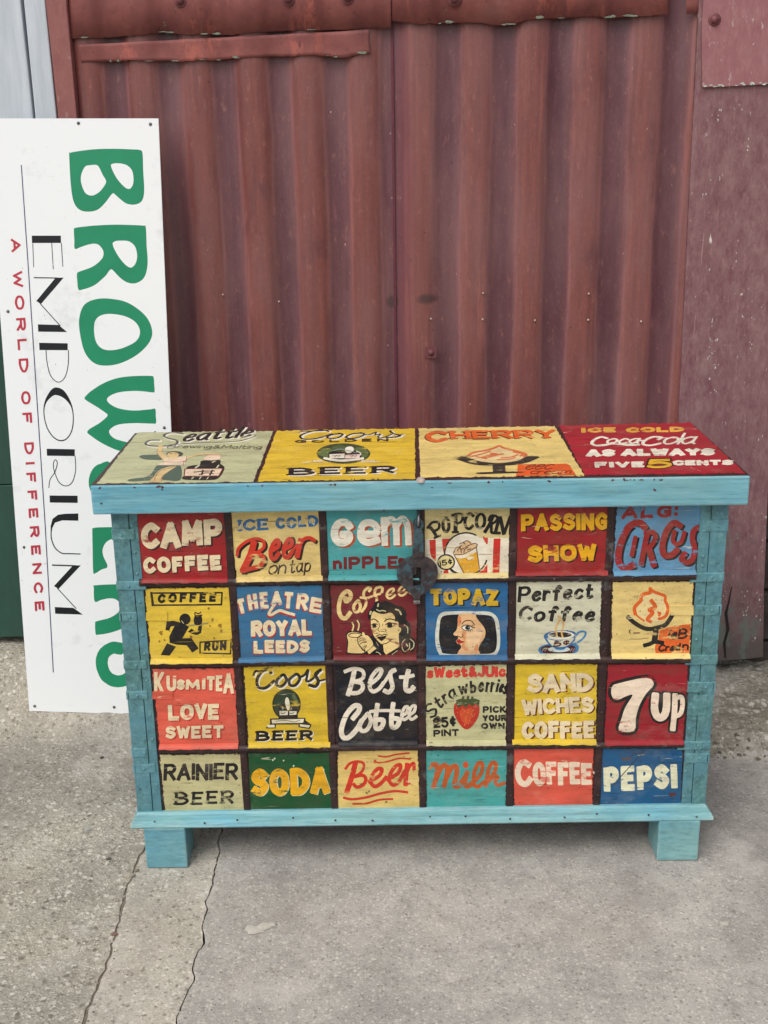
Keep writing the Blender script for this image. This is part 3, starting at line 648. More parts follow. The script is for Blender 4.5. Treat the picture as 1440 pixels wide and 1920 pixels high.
art.fill(SGN, [(566, 310), (578, 290), (620, 280), (760, 262), (920, 257), (1080, 262), (1140, 267), (1166, 292), (1172, 440), (1180, 600), (1160, 685), (1100, 714), (1035, 705), (985, 670), (940, 630), (925, 622), (905, 640), (860, 700), (800, 755), (725, 772), (650, 755), (603, 690), (580, 560)],
         holes=[[(675, 440), (700, 400), (740, 391), (790, 390), (812, 412), (840, 470), (868, 525), (840, 580), (800, 620), (750, 640), (700, 620), (668, 550), (662, 490)], [(908, 398), (930, 378), (980, 377), (1040, 393), (1082, 440), (1092, 520), (1078, 570), (1050, 586), (1010, 562), (950, 490)]])
art.fill(SGN, [(604, 925), (615, 905), (680, 895), (780, 885), (930, 878), (1080, 881), (1170, 886), (1193, 902), (1200, 1050), (1208, 1200), (1180, 1310), (1110, 1357), (1040, 1350), (980, 1310), (925, 1252), (908, 1244), (890, 1260), (860, 1300), (770, 1375), (665, 1412), (640, 1405), (632, 1340), (630, 1280), (650, 1262), (760, 1220), (835, 1155), (845, 1095), (810, 1045), (770, 1034), (720, 1042), (660, 1062), (612, 1075), (608, 1000)],
         holes=[[(922, 1040), (940, 1015), (980, 1009), (1050, 1013), (1100, 1050), (1120, 1110), (1118, 1170), (1095, 1215), (1060, 1228), (1010, 1190), (955, 1115)]])
art.frame(*S2)
art.fill(SGN, [(652, 270), (650, 150), (690, 50), (780, 5), (900, 0), (1050, 35), (1190, 140), (1245, 260), (1220, 360), (1120, 460), (980, 530), (850, 548), (760, 520), (690, 430)],
         holes=[[(770, 260), (780, 180), (830, 135), (920, 125), (1040, 150), (1120, 205), (1145, 280), (1110, 350), (1000, 405), (900, 422), (830, 405), (785, 350)]])
art.fill(SGN, [(960, 650), (1080, 634), (1235, 632), (1257, 648), (1262, 700), (1264, 762), (1240, 766), (1120, 755), (980, 765), (900, 795), (875, 828), (905, 865), (980, 900), (1100, 915), (1230, 905), (1270, 902), (1275, 960), (1276, 1018), (1240, 1022), (1100, 1018), (970, 1030), (905, 1065), (895, 1100), (930, 1140), (1000, 1165), (1100, 1182), (1270, 1180), (1298, 1190), (1300, 1270), (1260, 1285), (1100, 1270), (960, 1240), (830, 1180), (735, 1115), (714, 1092), (735, 1065), (810, 1020), (865, 975), (880, 952), (865, 935), (800, 890), (715, 838), (692, 815), (712, 785), (760, 745), (850, 690)])
art.line(SGN, 112, [(870, 1392), (805, 1425), (782, 1520), (840, 1610), (930, 1600), (1000, 1500), (1080, 1420), (1180, 1440), (1215, 1540), (1170, 1620)])
art.frame(*S3)
art.fill(SGN, [(755, 195), (765, 175), (850, 168), (1100, 166), (1310, 165), (1338, 180), (1340, 350), (1338, 515), (1230, 520), (1228, 400), (1222, 275), (1115, 272), (1108, 390), (1100, 495), (1005, 498), (998, 390), (990, 275), (925, 263), (870, 290), (840, 350), (848, 410), (880, 490), (830, 515), (778, 546), (762, 530), (758, 350)])
art.fill(SGN, [(768, 665), (782, 643), (1000, 634), (1310, 632), (1345, 650), (1358, 800), (1340, 950), (1250, 1008), (1150, 970), (1080, 920), (1010, 990), (900, 1032), (800, 1048), (782, 1038), (778, 960), (790, 938), (900, 908), (970, 860), (985, 800), (950, 760), (895, 750), (830, 762), (775, 775)])
art.line(SGN, 98, [(975, 1160), (915, 1156), (850, 1205), (833, 1290), (870, 1385), (950, 1428), (1040, 1408), (1110, 1320), (1170, 1220), (1260, 1210), (1330, 1290), (1300, 1400)])
art.frame(*S1)
art.fill(SBK, [(260, 968), (498, 968), (499, 1028), (262, 1028)], False)
for a, b2 in (((268, 1028), (276, 1224)), ((423, 1028), (436, 1240)), ((502, 1028), (514, 1220))): art.line((60, 58, 84), 7, [a, b2], False)
art.line(SBK, 9, [(280, 1312), (470, 1315)], False); art.fill(SBK, [(455, 1312), (521, 1312), (335, 1528), (297, 1503)], False); art.line(SBK, 7, [(330, 1525), (492, 1705)], False)
art.frame(*S2)
art.fill(SBK, [(310, 210), (480, 215), (549, 273), (313, 270)], False); art.fill(SBK, [(320, 361), (554, 365), (554, 422), (323, 420)], False)
art.line(SBK, 7, [(377, 422), (385, 520), (415, 630), (475, 683), (530, 645), (558, 540), (560, 422)])
art.fill(SBK, [(355, 930), (370, 830), (420, 745), (470, 727), (530, 760), (585, 860), (604, 970), (592, 1080), (547, 1150), (490, 1166), (430, 1131), (379, 1050)], holes=[[(363, 930), (380, 850), (430, 797), (470, 790), (530, 820), (579, 882), (596, 970), (584, 1075), (544, 1141), (490, 1156), (435, 1124), (386, 1045)]])
art.fill(SBK, [(382, 1228), (612, 1232), (612, 1288), (385, 1285)], False)
art.line(SBK, 7, [(614, 1288), (619, 1400), (592, 1500), (540, 1532), (482, 1500), (443, 1405), (438, 1345), (455, 1318), (469, 1350), (448, 1420), (410, 1480), (400, 1545)])
art.fill(SBK, [(406, 1610), (635, 1612), (636, 1671), (408, 1668)], False)
art.frame(*S3)
art.fill(SBK, [(641, 55), (641, 115), (510, 112), (450, 130), (428, 175), (424, 205), (415, 200), (414, 160), (430, 100), (475, 66), (530, 58)], False)
art.line(SBK, 9, [(419, 190), (421, 260), (450, 335), (505, 380), (560, 384), (656, 387)])
art.line(SBK, 11, [(430, 478), (620, 484)], False); art.fill(SBK, [(598, 480), (661, 480), (480, 672), (441, 650)], False); art.line(SBK, 7, [(470, 668), (622, 832)], False)
art.fill(SBK, [(448, 821), (600, 828), (679, 883), (452, 876)], False)
art.frame(0, 0, 1)
art.line(SPU, 1.9, [(40, 310), (53, 500), (85, 988), (100, 1260)], False)
def sx_(y): return 20+(y-448)*.0657
for wd_, a, b2 in (('A', 448, 473), ('WORLD', 509, 698), ('OF', 734, 794), ('DIFFERENCE', 830, 1146)):
    art.text(SRD, 4.3, wd_, sx_(a), a, sx_(b2), b2, 18, gap=3.6 if len(wd_) > 1 else 0, nib=0, jit=0)
mb.build('board', art.mats, sign, fix=False)
M_SCREW = plain_mat('zinc_screw', (110, 110, 108), (80, 80, 78), .4, 90, metal=.6)
for px, py in ((147, 231), (282, 233), (15, 584), (308, 802), (45, 1026), (65, 1324), (214, 1326)):
    m2 = MB(); m2.dome(smap(px, py, .0002), sn, .0042, .002); m2.build('screw', M_SCREW, sign)

# ------------------------------------------------------------------ the painted chest
ZT, TLID, DL, YB, WB, ZB, WMO, YM, ZM, WL_, LW = .8783, .0617, .4347, .0351, .6194, .1194, .6319, -.0016, .1047, .6049, .0902
chest = thing('painted_chest', 'turquoise wooden chest painted with rows of colourful hand lettered advert squares', 'chest', (0, .22, 0))
M_LID = wood_paint('turquoise_lid_paint', (110, 172, 188), wear=.27, light=(142, 192, 202))
M_BASE = wood_paint('turquoise_base_paint', (122, 174, 180), wear=.31, light=(152, 198, 200))
def post_mat(name, k):
    n = NT(name); v = n.noise(75, 6, .72); base = n.ramp(v, [(.28, scl(lin((50, 78, 80)), k)), (.46, scl(lin((78, 116, 118)), k)), (.60, scl(lin((94, 136, 138)), k)), (.78, scl(lin((130, 168, 168)), k))])
    blu = n.noise(9, 4, .6); base = n.mix(n.ramp(blu, [(.46, 0), (.66, .7)]), base, scl(lin((88, 138, 154)), k)); base = n.mix(n.ramp(blu, [(.30, .6), (.46, 0)]), base, scl(lin((78, 122, 116)), k))
    g = n.noise(30, 6, .75, (1, 1, .7), (2, 0, 4)); base = n.mix(n.ramp(g, [(.30, .8), (.42, 0)]), base, lin((44, 66, 66))); ln = n.noise(1, 4, .6, (130, 60, 9)); base = n.mix(n.ramp(ln, [(.28, .6), (.34, 0)]), base, lin((40, 62, 64)))
    n.bump(n.mix(.5, v, g), .7, .0022); return n.done(base, .5, .35)
M_POST, M_STRAP = post_mat('teal_post_paint', 1.0), post_mat('teal_strap_paint', 1.14)
def iron_mat():
    n = NT('dark_iron_paint'); v = n.noise(24, 6, .7); base = n.ramp(v, [(.3, lin((32, 20, 20))), (.55, lin((54, 34, 32))), (.75, lin((84, 62, 58)))])
    f = n.noise(60, 6, .75, (.8, 1, 1)); base = n.mix(n.ramp(f, [(.62, 0), (.68, .7)]), base, lin((150, 132, 112)))
    g = n.noise(16, 4, .6, (1, 1, 1), (5, 5, 5)); base = n.mix(n.ramp(g, [(.62, 0), (.7, .6)]), base, lin((104, 106, 104)))
    n.bump(n.mix(.5, v, f), .7, .0025); return n.done(base, .5, .4)
M_IRON = iron_mat()
M_BROWN = plain_mat('dark_lid_line', BROWN, (74, 46, 44), .5, 40)
# lid
mb = MB(); mb.box(-.65, .65, 0, DL, ZT-TLID, ZT-.0015)
rngl = random.Random(3)
for x in [rngl.uniform(172, 1404) for _ in range(9)]+[295, 305, 1150, 1172, 1180, 1190, 1228, 1240, 1030, 620]:
    y = 908-(x-168)*.0121; p = on_level(x, y, ZT); wd_ = rngl.uniform(.0015, .006)
    mb.poly([(p.x+wd_*math.cos(q), -.00025, ZT-.0052-rngl.uniform(.0, .002)+rngl.uniform(.0008, .0026)*math.sin(q)) for q in [i*math.pi/4 for i in range(8)]], 1)
for x, y, r_ in ((190, 944, 1), (298, 912, 1.2), (304, 918, .8), (1228, 919, .9), (810, 914, .6), (1170, 898, .8), (720, 957, .7), (1226, 917, .6)):
    p = on_plane(x, y, 0); mb.poly([(p.x+r_*rngl.uniform(.002, .0042)*math.cos(q), -.0003, p.z+r_*rngl.uniform(.0014, .003)*math.sin(q)) for q in [i*math.pi/4 for i in range(8)]], 1)
lid = mb.build('lid', [M_LID, plain_mat('bare_wood_nick', (104, 70, 58), (66, 50, 44), .8, 60)], chest, .0035)
mb = MB(); mb.box(-.6485, .6485, .0035, DL-.0015, ZT-.0018, ZT-.0006); lt = mb.build('lid_border', M_BROWN, lid)
def lmap(px, py, lift): p = on_level(px, py, ZT); p.z += lift; return p
def panel_obj(name, parent, label, mapf, quad, col, draw, seed, frame, chip_col=BROWN, chips=12, size=1.6, lip=None, th=.003, tabs=()):
    """one painted field: uneven edge, thickness, art on top"""
    rng = random.Random(seed); mb = MB(); loop = []
    nE = 56
    for e in range(4):
        a, b = quad[e], quad[(e+1) % 4]
        for k in range(nE):
            t = k/nE; j = 0 if k == 0 else rng.uniform(-.9, .7)+1.1*mnoise.noise(Vector((t*5, e*3.1, seed)))+1.3*mnoise.noise(Vector((t*19, e*3.1, seed+4)))
            dx, dy = b[0]-a[0], b[1]-a[1]; l = math.hypot(dx, dy); loop.append((a[0]+dx*t+dy/l*j, a[1]+dy*t-dx/l*j))
    if lip is None:
        pass
    ids = [mb.vert(mapf(x, y, 0)) for x, y in loop]; low = [mb.vert(mapf(x, y, -th)) for x, y in loop]
    cx = sum(p[0] for p in loop)/len(loop); cy = sum(p[1] for p in loop)/len(loop); c = mb.vert(mapf(cx, cy, 0))
    N = len(ids)
    for k in range(N): mb.face([ids[k], ids[(k+1) % N], c]); mb.face([ids[k], low[k], low[(k+1) % N], ids[(k+1) % N]])
    if lip:                                        # paint that runs out over the round bar below the field
        a, b = quad[3], quad[2]; n = 36; rows = []
        for k in range(n+1):
            t = k/n; x, y = a[0]+(b[0]-a[0])*t, a[1]+(b[1]-a[1])*t; ex = 1.6*mnoise.noise(Vector((t*9, seed, 2)))+1.0*mnoise.noise(Vector((t*31, seed, 5)))
            prof = [(y-4.6, .0006), (y-3.2, .0054), (y-1.6, .0080), (y+.6+.5*ex, .0098), (y+2.6+ex, .0107)]
            rows.append([mb.vert(mapf(x, yy-lf*lip, lf)) for yy, lf in prof])
        for r0, r1 in zip(rows, rows[1:]):
            for j in range(4): mb.face([r0[j], r1[j], r1[j+1], r0[j+1]], 0, True)
    for (x0, y0, x1, y1) in tabs:                  # iron strap end under the paint
        P = [mapf(x, y, .0022) for x, y in ((x0, y1), (x1, y1), (x1, y0), (x0, y0))]; Q = [mapf(x, y, -.001) for x, y in ((x0, y1), (x1, y1), (x1, y0), (x0, y0))]; mb.hexa(Q, P)
    A = Art(mb, mapf, col, seed); A.frame(*frame)
    if draw: draw(A)
    A.chips(chip_col, quad, chips, size)
    o = mb.build(name, A.mats, parent, fix=False)
    o['label'] = label; return o
def fmap(px, py, lift): p = on_plane(px, py, YB); p.y -= lift; return p
L1, L2, L3, L4 = (180, 795, 4.2353), (480, 795, 4.5), (770, 790, 4.2353), (1040, 785, 3.7895)
def zq(fr, pts): return [(fr[0]+x/fr[2], fr[1]+y/fr[2]) for x, y in pts]
def art_seattle(A):
    s = dict(asp=.42)
    for c, dx, dy, k in ((WHITE, 12, 9, 8), ((58, 66, 62), 0, 0, 0)):
        A.line(c, 20+k, [(x+dx, y+dy) for x, y in ((690, 78), (620, 68), (560, 76), (540, 96), (580, 115), (640, 130), (640, 155), (580, 172), (480, 176), (410, 168), (395, 150), (430, 130), (500, 128))], **s)
    A.line(WHITE, 15, [(640, 166), (760, 160), (950, 152), (1150, 140), (1275, 104)], **s)
    A.line(BLACK, 10, [(640, 162), (760, 153), (950, 148), (1150, 132), (1270, 90)], **s)
    A.text(BLACK, 30, 'eattle', 668, 144, 1225, 104, 92, sl=.9, nib=.2, sh=(14, 7, WHITE, 36), gap=.1, **s)
    A.text((84, 88, 66), 8, 'Brewing&Malting', 560, 192, 1310, 200, 30, sl=.7, asp=.5, gap=.7)
    G = (76, 96, 82); SK = (222, 190, 132); PK = (230, 204, 176)
    A.fill(G, [(343, 262), (370, 248), (430, 246), (520, 250), (525, 282), (440, 285), (380, 280)])
    A.fill(G, [(492, 330), (580, 326), (668, 330), (668, 445), (530, 446), (400, 450), (290, 457), (248, 448), (300, 434), (390, 424), (440, 395), (468, 350)])
    A.fill(SK, [(640, 334), (575, 380), (540, 405), (520, 432), (535, 460), (430, 456), (462, 420), (480, 390), (540, 352)])
    A.line((120, 84, 60), 5, [(630, 338), (510, 375), (470, 425), (465, 452)], asp=.6); A.line((120, 84, 60), 5, [(545, 402), (518, 440), (525, 455)], asp=.6)
    A.line(SK, 40, [(515, 185), (505, 225), (560, 285)], asp=.8); A.line((150, 110, 80), 5, [(490, 200), (488, 240), (540, 292)], asp=.8)
    A.line(SK, 16, [(712, 275), (800, 248), (880, 238), (975, 244)], asp=.7)
    A.fill(PK, [(535, 280), (600, 268), (720, 258), (716, 292), (698, 300), (696, 326), (500, 328), (505, 318), (545, 305)]); A.line((150, 84, 74), 5, [(535, 300), (640, 305), (695, 298)], asp=.6)
    A.line((150, 84, 74), 5, [(720, 258), (716, 292), (698, 300), (694, 328)], asp=.6)
    A.fill((58, 66, 58), ell(625, 240, 66, 23)); A.fill(SK, ell(612, 247, 46, 22)); A.line((110, 60, 50), 6, [(585, 240), (605, 238)], False, asp=.6); A.line((110, 60, 50), 6, [(625, 240), (645, 239)], False, asp=.6)
    A.fill(SK, [(585, 265), (640, 265), (650, 278), (575, 280)])
    A.fill(BLACK, [(684, 438), (706, 400), (718, 350), (760, 332), (824, 324), (832, 298), (880, 290), (984, 290), (986, 316), (1018, 342), (1010, 380), (975, 428), (920, 446), (760, 446)])
    A.fill((120, 34, 38), [(696, 420), (702, 356), (1012, 353), (978, 418)], False); A.fill(PK, [(704, 414), (712, 361), (1002, 358), (972, 412)], False)
    A.line(BLACK, 14, [(780, 385), (850, 378), (940, 376)], asp=.5); A.line((70, 30, 34), 13, [(930, 398), (880, 390), (820, 404)], asp=.5); A.line(BLACK, 14, [(850, 370), (840, 405)], False, asp=.5); A.line(BLACK, 14, [(925, 370), (905, 408)], False, asp=.5)
    A.fill(PK, [(868, 262), (900, 248), (985, 250), (988, 272), (960, 288), (862, 288)]); A.line((206, 150, 120), 5, [(868, 262), (900, 248), (985, 248), (1000, 262)], asp=.6)
    A.line(IVORY, 14, [(790, 352), (820, 330)], asp=.6); A.line(IVORY, 12, [(960, 350), (975, 330)], asp=.6); A.line(IVORY, 10, [(925, 308), (945, 298)], asp=.6)
    for x in (760, 820, 880): A.line(IVORY, 8, [(x, 440), (x+14, 424)], False, asp=.6)
def art_golden(A):
    s = dict(asp=.45, nib=.0)
    def both(w_, pts, **k):
        A.line(WHITE, w_+7, [(x+15, y+6) for x, y in pts], asp=.45, **k); return (w_, pts, k)
    jobs = [both(20, [(612, 62), (560, 50), (470, 62), (400, 84), (372, 108), (410, 128), (500, 124), (590, 100), (640, 84)]), both(15, [(362, 70), (400, 62), (480, 60), (605, 54)]),
            both(20, [(720, 82), (650, 88), (600, 110), (640, 124), (700, 112), (730, 88), (700, 78)]), both(20, [(900, 78), (820, 82), (760, 108), (800, 124), (880, 108), (915, 84), (880, 74)]),
            both(14, [(905, 90), (960, 88), (1015, 68), (1005, 90), (1050, 84), (1030, 110), (1070, 116), (1150, 84)]), both(22, [(1130, 58), (1160, 82), (1215, 96), (1180, 110), (1100, 114)]), both(12, [(1200, 96), (1240, 84)])]
    for w_, pts, k in jobs: A.line(BLACK, w_, pts, asp=.45, **k)
    A.text((70, 52, 20), 20, 'GOLDEN', 328, 162, 1118, 146, 26, asp=.45, gap=2.2)
    G = (58, 70, 44); G2 = (98, 116, 66)
    A.fill(G, ell(738, 250, 226, 86, 32))
    A.fill(G2, [(525, 240), (580, 205), (640, 215), (700, 260), (600, 280), (530, 262)]); A.fill((78, 94, 54), [(640, 200), (700, 175), (770, 200), (760, 250), (690, 245)]); A.fill((88, 104, 58), [(820, 215), (890, 195), (945, 235), (930, 280), (850, 270)])
    A.fill(BLACK, [(612, 250), (630, 235), (740, 228), (752, 292), (640, 302), (614, 290)]); A.fill(BLACK, [(750, 250), (770, 230), (870, 232), (888, 285), (840, 302), (748, 296)])
    A.fill(WHITE, [(618, 256), (748, 250), (746, 288), (622, 290)], False); A.fill((232, 204, 190), [(756, 262), (880, 256), (872, 290), (748, 292)], False)
    for x in (650, 680, 790, 820): A.line(BLACK, 6, [(x, 268), (x+30, 266), (x+10, 282)], asp=.5)
    A.fill(WHITE, [(755, 232), (750, 212), (775, 192), (815, 196), (825, 222), (800, 244), (770, 246)]); A.line((130, 150, 150), 12, [(660, 224), (720, 214), (850, 244)], asp=.5); A.line(WHITE, 12, [(850, 232), (880, 245), (880, 262)], asp=.6)
    A.line(WHITE, 30, [(580, 290), (640, 302), (720, 310), (820, 304), (900, 292)], asp=.6)
    A.fill((226, 206, 160), [(480, 306), (560, 302), (556, 322), (470, 324)], False); A.fill((226, 206, 160), [(890, 306), (1000, 302), (1010, 322), (888, 328)], False); A.line((226, 206, 160), 18, [(400, 330), (450, 322), (560, 320)], asp=.5); A.line((226, 206, 160), 16, [(920, 322), (1040, 322)], asp=.5)
    A.line((120, 90, 40), 4, [(480, 306), (470, 324), (556, 322)], False, asp=.6)
    A.text(BLACK, 44, 'BEER', 272, 436, 1172, 420, 66, asp=.38, nib=.15, serif=1, sl=.1, gap=.9, sh=(20, 8, WHITE, 46))
def art_cherry(A):
    for dx, dy, c, k in ((-8, 4, (96, 44, 22), 4), (0, 0, (222, 98, 38), 0)):
        A.text(c, 46+k, 'C', 118+dx, 170+dy, 298+dx, 165+dy, 92, asp=.45); A.text(c, 40+k, 'HERRY', 322+dx, 143+dy, 1165+dx, 134+dy, 70, asp=.42, sl=-.25, gap=.3, nib=.1, serif=1)
    A.fill((232, 206, 150), [(450, 275), (520, 235), (640, 215), (700, 195), (770, 220), (860, 235), (920, 262), (900, 295), (780, 325), (560, 320)])
    O = (214, 112, 66)
    for wd_, p in ((24, [(455, 275), (500, 250), (600, 232), (660, 215), (705, 196), (740, 214), (830, 236), (915, 262), (900, 280)]), (16, [(470, 285), (560, 262), (630, 240)]), (26, [(570, 290), (640, 272), (680, 262), (640, 258)]), (22, [(600, 292), (690, 268), (730, 262)]), (16, [(720, 292), (800, 285), (850, 268)]), (20, [(820, 245), (890, 262), (870, 276)]), (14, [(520, 282), (600, 300)]), (14, [(690, 306), (780, 302), (830, 290)])): A.line(O, wd_, p, asp=.55)
    K = (44, 40, 40)
    A.fill(K, [(343, 292), (380, 280), (420, 280), (500, 305), (560, 322), (700, 334), (840, 318), (900, 290), (940, 278), (1022, 284), (970, 312), (920, 330), (820, 348), (700, 352), (560, 350), (470, 338), (420, 322)])
    A.fill(K, [(648, 340), (748, 340), (756, 412), (654, 412)], False); A.fill((226, 92, 34), [(850, 346), (1235, 338), (1262, 350), (1312, 428), (835, 434), (846, 400)], False)
    A.fill(K, [(523, 410), (700, 402), (870, 402), (890, 410), (700, 416), (560, 420)])
    A.text((104, 30, 22), 10, 'eec', 896, 388, 1118, 384, 66, sl=.9, asp=.6, gap=.1); A.text((104, 30, 22), 9, 'cream', 940, 424, 1268, 420, 42, sl=.6, asp=.6, gap=.1)
def art_icecold(A):
    A.text((228, 172, 70), 32, 'ICE', 190, 102, 440, 98, 38, asp=.42, sl=-.1, gap=.4, nib=.1); A.text((228, 172, 70), 32, 'COLD', 508, 100, 920, 94, 38, asp=.42, sl=-.1, gap=.2)
    s = dict(asp=.45)
    A.line(WHITE, 25, [(372, 140), (330, 130), (280, 152), (265, 176), (300, 192), (370, 186), (410, 172)], **s); A.text(WHITE, 20, 'oca', 352, 182, 600, 180, 62, sl=.7, gap=-.1, **s)
    A.line(WHITE, 16, [(300, 190), (420, 180), (520, 190), (605, 186), (520, 182), (470, 178)], **s); A.line(WHITE, 20, [(585, 158), (618, 156)], False, **s)
    A.line(WHITE, 25, [(735, 148), (760, 134), (700, 130), (640, 156), (630, 182), (680, 190), (750, 176)], **s); A.text(WHITE, 20, 'ola', 752, 186, 1000, 180, 84, sl=.7, gap=-.1, **s)
    A.line(WHITE, 9, [(740, 134), (830, 138), (940, 138), (1008, 131)], **s)
    A.text(WHITE, 44, 'AS', 222, 272, 432, 270, 52, asp=.42, gap=.05, sl=-.05); A.text(WHITE, 44, 'ALWAYS', 470, 267, 1140, 262, 52, asp=.42, gap=.02, sl=-.05)
    A.text(WHITE, 34, 'FIVE', 286, 352, 640, 346, 42, asp=.42, gap=.3, sl=-.1); A.text(WHITE, 32, 'CENTS', 838, 336, 1272, 332, 38, asp=.42, gap=.1, sl=-.1)
    A.text((60, 24, 14), 56, '5', 636, 362, 846, 356, 76, asp=.45); A.text((232, 182, 44), 34, '5', 652, 355, 834, 350, 64, asp=.45)
    A.line((220, 120, 110), 5, [(965, 350), (1040, 378)], False, asp=.6)
LQ = [(L1, [(332, 66), (1407, 55), (1250, 458), (6, 472)], (188, 188, 146), art_seattle, 'pale sage green lid square with a girl and a bottle', 21),
      (L2, [(176, 56), (1340, 37), (1345, 462), (10, 484)], (222, 184, 52), art_golden, 'yellow lid square with a green oval emblem', 22),
      (L3, [(62, 56), (1142, 36), (1380, 432), (76, 444)], (228, 200, 122), art_cherry, 'buff lid square with orange lettering and an ice cream bowl', 23),
      (L4, [(30, 48), (968, 28), (1354, 386), (212, 400)], (166, 32, 46), art_icecold, 'red lid square with cream lettering and a yellow numeral', 24)]
for fr, q, col, dr, lab, sd_ in LQ: panel_obj('painted_panel', lid, lab, lmap, zq(fr, q), col, dr, sd_, fr, chips=16, size=1.3, th=.0005)
m2 = MB(); p = on_level(788, 893, ZT); m2.dome((p.x, .004, ZT-.001), (0, -.5, 1), .009, .005); m2.build('wax_drip', plain_mat('dried_filler', (186, 170, 160), (150, 136, 128), .5, 90), lid)
R1, R2, R3, R4, R5, R6 = (200, 940, 3.4286), (600, 940, 3.7895), (940, 940, 3.2727), (240, 1220, 3.6), (600, 1220, 3.7895), (940, 1220, 3.2727)
FW, FP, FT, FC, FI = (610, 1085, 7.784), (790, 940, 8), (800, 1130, 9), (960, 1080, 8), (1150, 1080, 7.579)
DK = (52, 14, 18)
def a_camp(A):
    A.text(CREAM, 44, 'CAMP', 224, 306, 748, 284, 172, h1=168, gap=.12, sh=(12, 10, DK)); A.text(CREAM, 29, 'COFFEE', 238, 467, 740, 438, 108, h1=98, gap=.3, sh=(8, 7, DK))
def a_tap(A):
    A.text((46, 104, 152), 21, 'ICE', 848, 198, 1045, 186, 80, gap=.4, nib=.2, serif=1); A.text((46, 104, 152), 21, 'COLD', 1088, 182, 1362, 162, 78, gap=.35, nib=.2)
    for x, y in ((862, 150), (905, 140), (1000, 130), (1120, 130), (1190, 140), (1245, 125), (1310, 115), (1335, 128)): A.line((190, 204, 196), 9, [(x, y), (x-4, y+22)], False)
    def scr(c, dx, dy, k):
        P = lambda pts: [(x+dx, y+dy) for x, y in pts]
        A.line(c, 42+k, P([(945, 268), (925, 340), (878, 440)])); A.line(c, 20+k, P([(838, 345), (850, 300), (900, 258), (960, 240), (1005, 255), (1010, 295), (970, 325), (935, 335)]))
        A.line(c, 28+k, P([(935, 338), (990, 342), (1010, 375), (985, 415), (935, 430), (868, 445)])); A.text(c, 27+k, 'ee', 1035+dx, 398+dy, 1200+dx, 360+dy, 205, sl=.3, gap=.05)
        A.line(c, 34+k, P([(1245, 250), (1225, 352)])); A.line(c, 24+k, P([(1235, 295), (1265, 245), (1305, 235), (1335, 252)])); A.line(c, 16+k, P([(1170, 345), (1215, 290), (1245, 245)]))
    scr((30, 16, 16), 12, 10, 3); scr(SCAR, 0, 0, 0)
    A.text((40, 26, 22), 10, 'on', 1032, 476, 1150, 464, 92, sl=.3, gap=.2); A.text((40, 26, 22), 10, 'tap', 1172, 466, 1310, 448, 92, sl=.25, gap=.4)
def a_gem(A):
    O = (176, 76, 34)
    for c, dx, dy in ((O, 17, 10), (O, 9, 5), (WHITE, 0, 0)):
        A.line(c, 54, [(x+dx, y+dy) for x, y in ((210, 180), (185, 152), (135, 155), (106, 200), (106, 250), (130, 288), (175, 292), (205, 268), (205, 238), (160, 236))])
        A.line(c, 50, [(x+dx, y+dy) for x, y in ((300, 232), (395, 228), (400, 180), (360, 152), (310, 162), (290, 210), (295, 265), (340, 292), (410, 275))]); A.text(c, 46, 'm', 438+dx, 322+dy, 652+dx, 314+dy, 318, gap=.1, jit=0)
    A.text(DRED, 24, 'nIPPLE', 92, 486, 556, 478, 92, gap=.45, jit=.02)
    A.line(DRED, 24, [(600, 420), (570, 412), (570, 440), (605, 450), (590, 476), (566, 470)])
